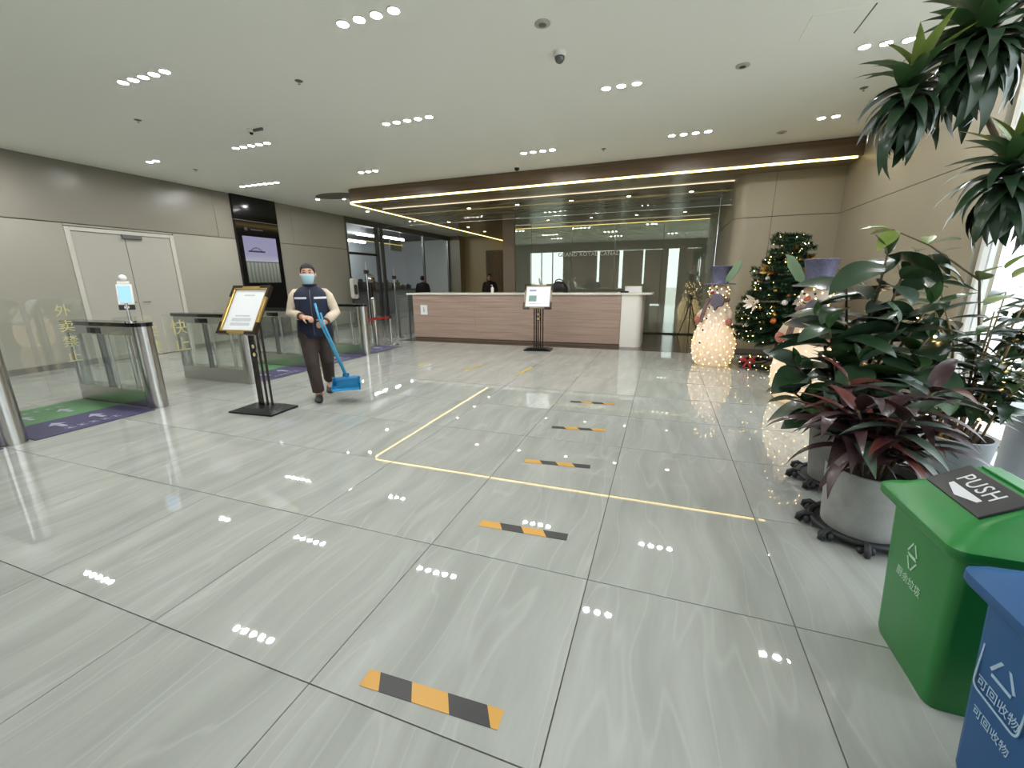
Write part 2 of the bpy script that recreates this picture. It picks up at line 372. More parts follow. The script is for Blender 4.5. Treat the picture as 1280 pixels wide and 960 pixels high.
G().tube([(-6.8, YP-.03, 1.0), (-6.8, YP-.08, 1.0), (-6.92, YP-.08, 1.0)], .012, 8).obj('door_handle', M_STEEL, d2)

# --- wooden bulkhead above the reception with its light lines
tr = sroot('trim_1', 'dark wood bulkhead above the reception counter')
RC = .26
def plan(i):
    arc = [(-6.6+RC-(RC-i)*math.cos(R_(a)), 7.8+RC-(RC-i)*math.sin(R_(a))) for a in range(90, -1, -10)]
    return [(XR, 7.8+i)] + arc + [(-6.6+i, YP)]
tail = [(-4.05, YP), (-4.05, YB), (1.05, YB), (1.05, 8.4), (XR, 8.4)]
G().prism(plan(0)+tail, SOF, CEIL).obj('fascia', M_FASCIA, tr, 30)
G().prism(plan(.07)+[(-4.05, YP), (-4.05, YB), (1.05, YB), (1.05, 8.4), (XR, 8.4)], SOF-.02, SOF).obj('soffit_board', M_SOFFIT, tr, 30)
lp = G(); a, b = plan(.012), plan(.052); n = len(a)
a[-1] = (a[-1][0], YP-.06); b[-1] = (b[-1][0], YP-.06); a[0] = (XR-.06, a[0][1]); b[0] = (XR-.06, b[0][1])
for i in range(n-1):
    q = [a[i], a[i+1], b[i+1], b[i]]
    lp.add([(x, y, SOF-.026) for x, y in q]+[(x, y, SOF) for x, y in q], [(3, 2, 1, 0), (4, 5, 6, 7), (0, 1, 5, 4), (2, 3, 7, 6)])
lp.obj('led_strip', M_LED, tr)
sg = sroot('trim_2', 'clear glass smoke screen hanging below the bulkhead')
xs = [-6.3, -4.46, -2.62, -.78, 1.04]
for a, b in zip(xs, xs[1:]):
    G().box(a+.003, b-.003, 8.722, 8.732, 2.575, SOF-.034).obj('glass_sheet', M_SMOKEGLASS, sg)
G().box(-6.3, 1.04, 8.718, 8.738, SOF-.034, SOF-.02).obj('top_channel', M_LED2, sg)
G().box(-6.3, 1.04, 8.72, 8.734, 2.566, 2.574).obj('bottom_edge', M_CHROME, sg)

# --- glazed front behind the camera and the tall window on the right
wf = sroot('wall_front', 'glazed entrance front with brown framing')
M_FRAME = mat('bronze_frame', (84, 72, 60), .4)
M_CURT = mat('curtain_taupe', (132, 112, 98), .8)
G().box(XL, XR, YF-.2, YF, 2.8, CEIL).obj('lintel', M_FRAME, wf)
for x0, x1 in ((XL, -7.2), (-5.3, -4.9), (-.15, .12), (.62, 1.0), (2.2, XR)):
    G().box(x0, x1, YF-.2, YF, 0, 2.8).obj('column', M_FRAME, wf)
def curtain(x0, x1):
    n = int((x1-x0)/.0225); pts = [(x0+(x1-x0)*i/n, YF-.1+.03*math.sin(i*1.5)) for i in range(n+1)]
    G().prism(pts+[(x, y+.01) for x, y in pts[::-1]], .05, 2.78).obj('curtain', M_CURT, wf, 60)
for a, b in ((-4.9, -3.45), (-3.33, -2.3), (-2.12, -1.1), (-1.02, -.15), (1.0, 1.55), (1.65, 2.2)): curtain(a, b)
w3 = sroot('window_3', 'glass panes of the entrance front')
for x0, x1, k in ((-7.2, -5.3, 3), (-4.9, -.15, 4), (.12, .62, 1), (1.0, 2.2, 2)):
    G().box(x0, x1, YF-.19, YF-.18, 0, 2.8).obj('pane', M_WINGLASS, w3)
    for q in range(1, k): xx = x0+(x1-x0)*q/k; G().box(xx-.025, xx+.025, YF-.21, YF-.16, 0, 2.8).obj('mullion', M_FRAME, w3)
w1 = sroot('window_1', 'tall window beside the potted plants')
for y0, y1 in ((YF, 1.65), (1.7, 4.93)):
    G().box(XR+.09, XR+.1, y0, y1, .04, CEIL).obj('pane', M_WINGLASS, w1)
for y in (YF+.03, 1.675, 4.955): G().box(XR+.05, XR+.14, y-.025, y+.025, 0, CEIL).obj('mullion', M_WHITE, w1)
G().box(XR+.03, XR+.16, YF, 4.98, 0, .05).obj('sill', M_WHITE, w1)
struct(G().box(-60, 60, -60, 60, -.3, -.2).obj('ground', mat('pavement', (206, 204, 198), .8)), 'pale paving outside the windows')

# ================================================================== ceiling fittings
ringm = G().tube([(.046*math.cos(a*math.pi/8), .046*math.sin(a*math.pi/8), -.004) for a in range(16)], .006, 6, closed=True).mesh('spot_ring', 60)
lensm = G().lathe([(.001, -.005), (.040, -.005), (.040, -.001), (.001, -.001)], 14).mesh('lens')
words = {1: 'single', 2: 'two', 3: 'three', 4: 'four', 5: 'five', 7: 'seven'}
def lightrow(xc, y, n, label=None, z=CEIL):
    lab = label or 'recessed ceiling light bar with a row of %s round spots' % words[n]
    t = thing('ceiling_light', lab, 'ceiling light', (xc, y, z), 0, 'recessed spot rows in the ceiling')
    for i in range(n):
        r = put('spot_ring', ringm, M_WHITE, t, ((i-(n-1)/2)*.153, 0, 0)); put('lens', lensm, M_SPOT, r)
for xc, y, n, lab in ((-4.83, 3.10, 5, 'five-spot recessed light above the face scanner gate'), (-2.235, 3.10, 4, 'four-spot recessed light over the open floor between gates and hazard tapes'),
    (-8.2, 3.10, 5, 'five-spot recessed light between the gates and the double door wall'),
    (-7.9, 4.96, 2, 'two-spot recessed light above the double door'), (-5.74, 4.96, 5, 'five-spot recessed light beside the ceiling sensor'), (-3.12, 4.96, 5, 'five-spot recessed light over the floor between cleaner and hazard tapes'),
    (-.557, 4.96, 3, 'three-spot recessed light over the line of hazard tapes'), (1.64, 4.96, 3, 'three-spot recessed light beside the heads of the tall dracaena'),
    (-7.78, 6.78, 7, 'long seven-spot recessed light in front of the black display tower'), (-5.14, 6.78, 3, 'three-spot recessed light above the last gate and belt post'),
    (-1.975, 6.78, 4, 'four-spot recessed light beside the black-domed camera'), (.186, 6.78, 4, 'four-spot recessed light between counter end and the lone snowman'), (1.78, 6.78, 2, 'two-spot recessed light above the decorated tree'),
    (-2.2, 1.2, 4, 'added unseen four-spot fill light over the entrance floor beside the first hazard tape'), (.2, 1.2, 3, 'added unseen three-spot fill light over the entrance by the waste bins'), (-5., 1.2, 4, 'added unseen four-spot fill light above the first gate')):  # entrance and first-gate rows are added out of view as extra light
    lightrow(xc, y, n, lab)
for i, (x, y) in enumerate(((-7.89, 8.42), (-7.3, 8.62), (-7.95, 10.3))):
    t = thing('downlight', 'small round downlight in the ceiling towards the shop front', 'ceiling light', (x, y, CEIL), 0, 'single downlights by the shop')
    r = put('spot_ring', ringm, M_WHITE, t); put('lens', lensm, M_SPOT2, r); r.location = (0, 0, 0)
lens2 = lensm.copy(); lens2.materials.clear()
for i, (x, y) in enumerate(((-4.43, 9.45), (-3.23, 9.45), (-2.0, 9.45), (-.81, 9.45), (.38, 9.45))):
    t = thing('downlight', 'small warm downlight in the bronze soffit over the counter', 'ceiling light', (x, y, SOF-.02), 0, 'soffit downlights')
    r = put('spot_ring', ringm, M_GREYMET, t); put('lens', lens2, M_SPOT2, r)
for i, (x, y) in enumerate(((-5.95, 11.3), (-5.95, 12.6), (-5.95, 13.9))):
    t = thing('downlight', 'small warm downlight in the soffit of the passage', 'ceiling light', (x, y, SOF-.02), 0, 'passage downlights')
    r = put('spot_ring', ringm, M_GREYMET, t); put('lens', lens2, M_SPOT2, r)
def dome_cam(loc, label, dark):
    t = thing('dome_camera', label, 'camera', loc)
    G().lathe([(.001, 0), (.055, 0), (.055, -.03), (.048, -.04), (.001, -.04)], 20).obj('housing', M_WHITE, t, 40)
    G().lathe([(.044, -.036), (.043, -.055), (.033, -.075), (.016, -.087), (.001, -.09)], 20).obj('dome', M_BLACKG if dark else M_GREYMET, t, 180)
dome_cam((-1.0, 4.1, CEIL), 'white dome camera on the open ceiling beside a flat round cover', False)
dome_cam((-2.54, 7.42, CEIL), 'white camera with black dome next to the dark wood bulkhead', True)
for (x, y), lab in zip(((-1.03, 3.65), (.55, 4.95), (1.37, 7.2)), ('flat round ceiling cover beside the dome camera', 'flat oval ceiling speaker beyond the three-spot light', 'small flat ceiling disc near the wood bulkhead')):
    t = thing('ceiling_disc', lab, 'ceiling disc', (x, y, CEIL))
    G().lathe([(.001, -.012), (.05, -.012), (.062, -.006), (.062, 0), (.001, 0)], 20).obj('cover', mat('disc_grey', (176, 174, 162), .6), t, 40)
    G().lathe([(.001, -.0135), (.03, -.0135), (.03, -.011), (.001, -.011)], 16).obj('grille', M_GREYMET, t, 40)
for x, y in ((-3.53, 3.7), (-6.12, 3.77), (-7.8, 5.56), (-1.01, 7.04), (1.84, 5.95)):
    t = thing('sprinkler', 'small grey sprinkler head flush in the ceiling', 'sprinkler', (x, y, CEIL), 0, 'ceiling sprinklers')
    G().lathe([(.001, -.008), (.03, -.006), (.038, 0), (.001, 0)], 14).obj('escutcheon', M_GREYMET, t, 40)
    G().lathe([(.001, -.03), (.012, -.03), (.012, -.026), (.005, -.024), (.005, -.008), (.001, -.008)], 10).obj('nozzle', M_STEEL, t, 40)
t = thing('smoke_detector', 'ceiling sensor on a small bracket among the five-spot lights', 'sensor', (-5.17, 4.5, CEIL))
G().lathe([(.001, -.035), (.035, -.035), (.05, -.02), (.05, 0), (.001, 0)], 18).obj('body', M_WHITE, t, 40)
G().box(.04, .2, -.012, .012, -.03, 0, .004).obj('bracket', M_GREYMET, t); G().ball((0, 0, -.04), .022, 12, 8).obj('lens', M_BLACKG, t, 180)

# ================================================================== black display tower on the left wall
t = thing('display_tower', 'tall black gloss display panel with a lit screen on the beige wall', 'display', (XL, 7.7, 0))
G().box(0, .05, -.565, .565, .0, 2.70, .004).obj('lower_panel', M_BLACKG, t)
G().box(0, .05, -.565, .565, 2.715, CEIL, .004).obj('upper_panel', M_BLACKG, t)
G().box(0, .046, -.56, .56, 2.70, 2.715).obj('joint_strip', M_GREYMET, t)
M_SCR = bpy.data.materials.new('screen_picture'); M_SCR.use_nodes = True; nt = M_SCR.node_tree; nt.nodes.clear()
_o = nt.nodes.new('ShaderNodeOutputMaterial'); _e = nt.nodes.new('ShaderNodeEmission'); _e.inputs[1].default_value = .30
_tc = nt.nodes.new('ShaderNodeTexCoord'); _sx = nt.nodes.new('ShaderNodeSeparateXYZ'); nt.links.new(_tc.outputs['Object'], _sx.inputs[0])
_up = nt.nodes.new('ShaderNodeMapRange'); _up.inputs[1].default_value = 1.33; _up.inputs[2].default_value = 2.37; nt.links.new(_sx.outputs['Z'], _up.inputs[0])
_rp = nt.nodes.new('ShaderNodeValToRGB'); _el = _rp.color_ramp.elements
_el[0].position = 0; _el[0].color = (*s2l((120, 126, 112)), 1); _el[1].position = 1; _el[1].color = (*s2l((176, 172, 206)), 1)
for p_, c_ in ((.44, (176, 180, 166)), (.455, (60, 62, 66)), (.475, (200, 204, 216)), (.62, (178, 176, 208))):
    k_ = _el.new(p_); k_.color = (*s2l(c_), 1)
nt.links.new(_up.outputs[0], _rp.inputs[0])
_wv = nt.nodes.new('ShaderNodeTexWave'); _wv.bands_direction = 'Y'; _wv.inputs['Scale'].default_value = 3.2; _wv.inputs['Distortion'].default_value = 1.5; nt.links.new(_tc.outputs['Object'], _wv.inputs['Vector'])
_lt = nt.nodes.new('ShaderNodeMath'); _lt.operation = 'LESS_THAN'; _lt.inputs[1].default_value = .45; nt.links.new(_up.outputs[0], _lt.inputs[0])
_mm = nt.nodes.new('ShaderNodeMath'); _mm.operation = 'MULTIPLY'; nt.links.new(_lt.outputs[0], _mm.inputs[0]); nt.links.new(_wv.outputs['Fac'], _mm.inputs[1])
_ms = nt.nodes.new('ShaderNodeMath'); _ms.operation = 'MULTIPLY'; _ms.inputs[1].default_value = .5; nt.links.new(_mm.outputs[0], _ms.inputs[0])
_mx = nt.nodes.new('ShaderNodeMix'); _mx.data_type = 'RGBA'; _mx.inputs['B'].default_value = (*s2l((74, 80, 72)), 1)
nt.links.new(_ms.outputs[0], _mx.inputs['Factor']); nt.links.new(_rp.outputs[0], _mx.inputs['A']); nt.links.new(_mx.outputs['Result'], _e.inputs[0]); nt.links.new(_e.outputs[0], _o.inputs[0])
scr = G().box(.05, .053, -.44, .44, 1.33, 2.37).obj('screen', M_SCR, t)
br = G(); br.box(.0532, .0542, -.34, .1, 2.02, 2.055)
br.tube([(.0537, -.28+.3*i/12, 2.055+.07*math.sin(math.pi*i/12)) for i in range(13)], .008, 6)
for i in range(1, 10): yy = -.28+.03*i; br.box(.0532, .0542, yy-.002, yy+.002, 2.05, 2.06+.06*math.sin(math.pi*i/10))
br.obj('bridge_picture', emis('print_slate', (70, 74, 90), .35), scr)
lg = G(); lg.box(.05, .052, -.36, -.28, 2.49, 2.56); lg.box(.05, .052, -.2, .12, 2.51, 2.54); lg.obj('header_mark', mat('dull_mark', (60, 60, 58), .5), t)

# ================================================================== security gates
def stadium(x0, x1, hw, n=8):
    r = hw; pts = [(x1-r+r*math.cos(a), r*math.sin(a)) for a in [R_(-90+180*k/n) for k in range(n+1)]]
    return pts + [(x0+r+r*math.cos(a), r*math.sin(a)) for a in [R_(90+180*k/n) for k in range(n+1)]]
M_YEL = mat('yellow_vinyl', (190, 182, 128), .5)
M_WING = M_GATEGLASS
def gate(y, label, wing_top, sides, short=False):
    t = thing('security_gate', label, 'turnstile', (-5.07, y, 0), 0, 'row of glass security gates')
    G().prism(stadium(-.19, 0, .085), 0, .885).obj('front_post', M_STEEL, t, 40)
    G().prism(stadium(-1.40, -1.27, .06), 0, .885).obj('rear_post', M_STEEL, t, 40)
    G().box(-1.34, -.1, -.075, .075, 0, .19, .006).obj('cabinet', M_STEEL, t)
    G().box(-1.34, -.1, -.075, .075, .79, .885, .005).obj('top_rail', M_STEEL, t)
    G().prism(stadium(-1.42, .012, .095), .885, .925).obj('lid', M_BLACKG, t, 40)
    G().box(-.9, -.66, -.078, .078, .80, .86, .002).obj('sensor_window', M_BLACKG, t)
    for s in (-1, 1): G().box(-1.27, -.19, s*.066-.004, s*.066+.004, .19, .79).obj('side_pane', M_GATEGLASS, t)
    for x, r, m in ((-.84, .03, M_GREYMET), (-.36, .022, M_CHROME), (-.72, .016, M_CHROME)):
        G().cyl(x, 0, .19, .79, r, 12).obj('inner_post', m, t, 40)
    for s in sides:
        w = .44
        wo = G().prism(rrect(w, wing_top-.2, .06, 5, s*(.1+w/2), (wing_top+.2)/2), -.806, -.794, 'x').obj('glass_wing', M_WING, t, 40)
    return t
g0 = gate(1.68, 'steel security gate at the near end of the gate row', 1.18, (1,))
gA = gate(2.80, 'steel security gate carrying a small face scanner', 1.18, (-1,))
gB = gate(3.95, 'steel security gate behind the gold-framed notice stand', .95, (-1, 1))
gC = gate(5.06, 'steel security gate behind the walking cleaner', .86, (-1, 1))
gD = gate(6.28, 'steel security gate next to the low red belt barrier', .86, (-1,))
aw = G().prism(rrect(.42, .75, .06, 5, .31, .575), -.806, -.794, 'x').obj('glass_wing', M_WING, gA, 40)
def wingtext(par, body, yl, z, size=.2): text('wing_lettering', body, size, M_YEL, par, (-.788, yl, z), (R_(90), 0, R_(90)), .001)
wingtext(gA, '卖', .46, .76); wingtext(gA, '禁', .46, .54); wingtext(gB, '快', -.36, .76); wingtext(gB, '止', -.36, .54)
for i, ch in enumerate('外卖禁止'): wingtext(gA, ch, -.28, 1.05-.16*i, .13)

# face scanner on gate A
t = thing('face_scanner', 'white tablet face scanner on a short pole above a steel gate', 'scanner', (-5.32, 2.80, .925))
G().cyl(0, 0, 0, .012, .05, 16).obj('foot', M_STEEL, t, 40); G().cyl(0, 0, .012, .2, .014, 12).obj('pole', M_STEEL, t, 40)
bb = G().box(-.012, .012, -.065, .065, 0, .05, .004).obj('base_bar', M_BLACK, t)
bb.location = (0, 0, .13); bb.rotation_euler = (0, R_(-14), R_(-40))
G().box(-.014, .012, -.065, .065, .05, .27, .008).obj('tablet', M_WHITE, bb)
G().box(.012, .0145, -.05, .05, .075, .25).obj('screen', emis('scanner_screen', (150, 196, 236), .75), bb)
G().box(-.012, .012, -.05, .05, .27, .30, .006).obj('shoulder', M_WHITE, bb)
G().ball((0, 0, .335), .035, 12, 8).obj('sensor_ball', M_WHITE, bb, 180)
G().box(.012, .0145, -.02, .02, .012, .036).obj('card_sticker', M_WHITE, bb)

# lane mats
M_NAVY = mat('mat_navy', (62, 58, 92), .55, bump=.1, bscale=300); M_GREEN = mat('mat_green', (78, 124, 78), .55, bump=.1, bscale=300); M_PRINT = mat('white_print', (206, 208, 212), .5); M_MATPRINT = mat('mat_print', (158, 158, 176), .6)
def arrow(cx, cy, L, w, z):
    g = G(); s = L/2
    g.prism([(cx+s, cy-w*.16), (cx+s, cy+w*.16), (cx-s*.1, cy+w*.16), (cx-s*.1, cy+w*.5), (cx-s, cy), (cx-s*.1, cy-w*.5), (cx-s*.1, cy-w*.16)], z, z+.001); return g
def mat_pad(y0, y1, lab, full=True):
    t = thing('lane_mat', lab, 'floor mat', (0, 0, 0), 0, 'lane mats')
    t.location = (-5.06, (y0+y1)/2, 0); h = (y1-y0)/2
    nv = G().box(-.60, 0, -h, h, .0015, .006).obj('navy_half', M_NAVY, t); gr = G().box(-1.36, -.603, -h, h, .0015, .006).obj('green_half', M_GREEN, t)
    for cx, par in ((-.36, nv), (-.92, gr)):
        for cyy in (-.16, .14): arrow(cx, cyy, .24, .13, .006).obj('arrow_print', M_MATPRINT, par)
    for cx, par in ((-.14, nv), (-1.15, gr)):
        q = G()
        for k in range(5): yk = -.2+.09*k; q.box(cx-.035, cx-.025, yk, yk+.06, .006, .007); q.box(cx+.02, cx+.03, yk, yk+.06, .006, .007); q.box(cx-.025, cx+.02, yk+.02, yk+.03, .006, .007)
        q.obj('caption_print', M_MATPRINT, par)
mat_pad(1.775, 2.705, 'navy and green lane mat with white arrows before the face scanner gate')
mat_pad(4.05, 4.965, 'navy and green lane mat beside the gold-framed notice stand')
mat_pad(5.16, 6.18, 'navy and green lane mat behind the walking cleaner')
mat_pad(6.38, 7.26, 'navy and green lane mat between the last gate and the belt post')
mat_pad(.60, 1.585, 'navy and green lane mat on the near side of the first gate')

# belt barrier
M_RED = mat('red_belt', (158, 36, 34), .6)
t = thing('belt_barrier', 'low steel belt barrier post with a red belt beside the gates', 'barrier', (-5.41, 7.43, 0))
G().lathe([(.001, 0), (.15, 0), (.15, .012), (.03, .03), (.001, .03)], 24).obj('base', M_STEEL, t, 40); G().cyl(0, 0, .03, .62, .022, 14).obj('post', M_CHROME, t, 40)
G().box(-.03, .03, -.03, .03, .56, .63, .004).obj('belt_head', M_BLACK, t); G().box(-.004, .004, -1.0, -.03, .57, .615).obj('belt', M_RED, t)
t = thing('steel_bollard', 'plain steel bollard standing between gate and belt post', 'bollard', (-5.62, 7.2, 0))
G().cyl(0, 0, 0, .97, .05, 18).obj('post', M_STEEL, t, 40); G().lathe([(.05, .97), (.05, .98), (.03, 1.0), (.001, 1.005)], 18).obj('cap', M_CHROME, t, 180)

# ================================================================== reception counter
t = thing('reception_counter', 'long wood-clad reception counter with a white top and rounded white end', 'counter', (0, 8.45, 0))
t.location = (-3, 8.45, 0)
hgt = 1.02
_x0, _x1 = -2.48, 2.24
nrow = 6
for r in range(nrow):
    z0 = .05+(hgt-.05)*r/nrow; z1 = .05+(hgt-.05)*(r+1)/nrow
    for a, b in ((_x0, -.9), (-.9, .67), (.67, _x1)):
        G().box(a+.0008, b-.0008, 0, .02, z0+.0008, z1-.0008).obj('cladding_plank', M_OAK, t)
G().box(_x0+.01, _x1, .02, .62, 0, hgt).obj('carcass', mat('carcass_brown', (104, 86, 70), .5), t)
e = [(2.245, 0), (2.24+.40-.12, 0)] + [(2.64-.12+.12*math.sin(R_(a)), .12-.12*math.cos(R_(a))) for a in range(10, 91, 10)] + [(2.66, .62), (2.245, .62)]
G().prism(e, 0, hgt).obj('end_block', M_WHITE, t, 40)
tp = [(-2.62, -.03), (2.7, -.03), (2.80, .02), (2.83, .10), (2.83, .66), (-2.62, .66)]
G().prism(tp, hgt, hgt+.035).obj('worktop', mat('worktop_stone', (222, 218, 206), .2), t, 40)
pl = G().box(-2.28, -2.10, -.006, -.001, .565, .785, .001).obj('sign_plate', M_PAPER, t)
text('digit', 'i', .17, M_BLACK, pl, (-2.19, -.0075, .675), (R_(90), 0, 0), .0005)
# glass wicket at the counter's end
t = thing('counter_wicket', 'narrow glass wicket in a steel frame at the counter end', 'gate', (-5.78, 8.5, 0))
fr = G(); fr.box(-.16, -.13, -.015, .015, 0, 1.0); fr.box(.13, .16, -.015, .015, 0, 1.0); fr.box(-.13, .13, -.015, .015, .97, 1.0); fr.obj('frame', M_GREYMET, t)
G().box(-.13, .13, -.004, .004, .06, .97).obj('pane', M_GATEGLASS, t)
# things on the counter
TOP = 1.055
t = thing('handbag', 'soft black handbag slumped on the white counter top', 'bag', (-2.1, 8.85, TOP))
g = G(); g.loft([((-.19, 0, .06), (0, .05, 0), (0, 0, .05)), ((-.12, 0, .095), (0, .11, 0), (0, 0, .093)), ((-.04, .01, .12), (0, .13, 0), (0, 0, .118)), ((.06, 0, .115), (0, .13, 0), (0, 0, .112)), ((.13, 0, .09), (0, .11, 0), (0, 0, .088)), ((.19, 0, .05), (0, .05, 0), (0, 0, .045))]); g.obj('bag_body', M_BLACK, t, 180)
G().tube([(-.09, 0, .19), (-.07, 0, .25), (0, 0, .275), (.07, 0, .25), (.1, 0, .19)], .012, 8).obj('strap', M_BLACK, t, 180)
t = thing('paper_tray', 'white tray of papers at the white end of the counter', 'tray', (-.56, 8.8, TOP))
g = G(); g.box(-.16, .16, -.12, .12, 0, .015); g.box(-.16, -.15, -.12, .12, .015, .12); g.box(.15, .16, -.12, .12, .015, .12); g.box(-.15, .15, .11, .12, .015, .12); g.obj('tray', M_WHITE, t)
G().box(-.145, .145, -.11, .1, .016, .095).obj('paper_stack', M_PAPER, t)
t = thing('keypad', 'small dark keypad in front of the paper tray', 'keypad', (-.72, 8.62, TOP)); G().box(-.08, .08, -.05, .05, 0, .03, .006).obj('body', M_BLACK, t)
kg = G(); [kg.box(-.06+.03*i, -.04+.03*i, -.03+.025*j, -.012+.025*j, .03, .034) for i in range(4) for j in range(3)]; kg.obj('keys', M_GREYMET, t)
t = thing('hand_gel_bottle', 'small white pump bottle on the counter top', 'bottle', (-3.58, 8.72, TOP))
G().lathe([(.001, 0), (.032, 0), (.034, .01), (.034, .10), (.02, .12), (.012, .125), (.001, .125)], 16).obj('bottle', M_WHITE, t, 50); G().tube([(0, 0, .125), (0, 0, .165), (-.035, 0, .16)], .007, 8).obj('pump', M_WHITE, t, 50)

# ================================================================== notice stands
def notice_stand(loc, rz, label, gold, fw, fh, zc, tilt, bw, bd, prints):
    t = thing('notice_stand', label, 'notice stand', loc, rz)
    b = G()
    b.add([(-bw/2, -bd/2, 0), (bw/2, -bd/2, 0), (bw/2, bd/2, 0), (-bw/2, bd/2, 0), (-bw/2, -bd/2, .018), (bw/2, -bd/2, .018), (bw/2, bd/2, .018), (-bw/2, bd/2, .018), (-bw*.3, -bd*.3, .05), (bw*.3, -bd*.3, .05), (bw*.3, bd*.3, .05), (-bw*.3, bd*.3, .05)],
          [(3, 2, 1, 0), (0, 1, 5, 4), (1, 2, 6, 5), (2, 3, 7, 6), (3, 0, 4, 7), (4, 5, 9, 8), (5, 6, 10, 9), (6, 7, 11, 10), (7, 4, 8, 11), (8, 9, 10, 11)])
    b.obj('base', mat('stand_base_black', (16, 19, 17), .3, spec=.25), t)
    for i in range(5):
        x = (i-2)*.042
        G().cyl(x, .018*abs(i-2), .05, zc-.02+.02, .0115, 10).obj('pole', mat('stand_pole', (58, 50, 44), .22, metal=.75), t, 40)
    for z in (.60, .685):
        o = G(); o.tube([(.034*math.cos(a*math.pi/6), -.012, z+.038*math.sin(a*math.pi/6)) for a in range(12)], .006, 6, closed=True); q = o.obj('ring', M_BLACK, t, 60)
        G().ball((0, -.012, z), .02, 10, 8, (1, .5, 1.2)).obj('jewel', mat('gold_jewel', (232, 212, 160), .2, metal=.6), q, 180)
    # tilted frame, built in its own plane and laid back
    rot = (R_(90-tilt), 0, 0); fl = (0, -.03, zc)
    o = G(); a, c = fw/2, fh/2; w = .035
    for p in ((-a, a, c-w, c), (-a, a, -c, -c+w), (-a, -a+w, -c+w, c-w), (a-w, a, -c+w, c-w)): o.box(p[0], p[1], p[2], p[3], 0, .025, .004)
    f = o.obj('frame', gold, t, None, fl, rot)
    G().box(-a+.01, a-.01, -c+.01, c-.01, -.02, -.001).obj('backing', M_BLACK, f)
    sh = G().box(-a+w, a-w, -c+w, c-w, .001, .008).obj('notice_sheet', M_PAPER, f)
    for sx in (-1, 1):
        for sy in (-1, 1):
            G().prism([(sx*(a+.008), sy*(c+.008)), (sx*(a-.12), sy*(c+.008)), (sx*(a-.12), sy*(c-.02)), (sx*(a-.02), sy*(c-.02)), (sx*(a-.02), sy*(c-.12)), (sx*(a+.008), sy*(c-.12))], -.01, .028).obj('corner_bracket', mat('corner_dark', (46, 38, 28), .3, metal=.5), f)
    for (x0, x1, y0, y1, m) in prints: G().box(x0*fw, x1*fw, y0*fh, y1*fh, .008, .0088).obj('print_block', m, sh)
    return t
P_G = mat('print_grey', (150, 156, 156), .5); P_L = mat('print_light', (186, 192, 194), .5); P_GR = mat('print_green', (112, 140, 132), .5); P_BL = mat('print_blue', (138, 140, 168), .5)
notice_stand((-3.92, 3.07, 0), R_(4), 'tall notice stand with a gold frame and black foot beside the gates', M_GOLD, .46, .52, 1.05, 32, .55, .36,
    [(-.2, .2, -.14, -.11, P_L), (-.26, .26, -.24, -.17, P_L), (-.26, .26, -.33, -.27, P_L), (-.14, .14, .3, .33, P_L)])
notice_stand((-2.2, 7.62, 0), R_(6), 'slim notice stand with a dull bronze frame in front of the counter', mat('bronze_frame_stand', (122, 112, 90), .4, metal=.4), .52, .48, 1.01, 28, .52, .3,
    [(-.33, -.05, -.2, .05, P_GR), (-.33, -.08, .22, .3, P_BL), (-.3, .1, -.32, -.28, P_L)])

# ================================================================== floor tapes
M_TAPEY = mat('tape_amber', (196, 146, 60), .45); M_TAPEK = mat('tape_black', (38, 38, 37), .45)
def hazard(xa, ya, xb, yb, w, n, first, label, cuts=None):
    t = thing('hazard_tape', label, 'floor tape', ((xa+xb)/2, (ya+yb)/2, 0), math.atan2(yb-ya, xb-xa), 'hazard tapes queued on the floor')
    L = math.hypot(xb-xa, yb-ya); sk = w*.55; s = L/n
    for i in range(n):
        a, b = (-L/2+i*s, -L/2+(i+1)*s) if not cuts else (-L/2+L*cuts[i], -L/2+L*cuts[i+1])
        la = a if i == 0 else a+sk/2; lb = a if i == 0 else a-sk/2; ra = b if i == n-1 else b+sk/2; rb = b if i == n-1 else b-sk/2
        G().prism([(la, -w/2), (ra, -w/2), (rb, w/2), (lb, w/2)], .001, .0022).obj('stripe', M_TAPEY if (i+first) % 2 == 0 else M_TAPEK, t)
hazard(-.865, .885, -.375, .905, .062, 5, 0, 'black and amber hazard tape farthest from the counter, with the widest stripes', (0, .12, .37, .64, .92, 1))
hazard(-.868, 1.86, -.381, 1.885, .058, 4, 0, 'black and amber hazard tape second in line from the entrance')
hazard(-.884, 2.72, -.405, 2.765, .058, 4, 0, 'black and amber hazard tape in the middle of the line')
hazard(-.873, 3.49, -.397, 3.55, .058, 4, 1, 'black and amber hazard tape second in line from the counter')
hazard(-.883, 4.355, -.41, 4.40, .058, 4, 1, 'black and amber hazard tape at the counter end of the line')
M_TAPEO = mat('tape_olive', (176, 158, 62), .5)
for (xa, ya, xb, yb), lab in zip(((-3.62, 5.62, -3.60, 5.90), (-2.73, 5.475, -2.68, 5.99), (-1.88, 5.46, -1.84, 6.03)), ('short yellow floor tape nearest the gates', 'yellow floor tape between two others before the counter', 'yellow floor tape nearest the slim notice stand')):
    o = G().prism([(-.025, 0), (.025, 0), (.025+xb-xa, yb-ya), (-.025+xb-xa, yb-ya)], .001, .002).obj('floor_tape', M_TAPEO, None, None, (xa, ya, 0)); tag(o, lab, 'floor tape', 'yellow tapes before the counter')

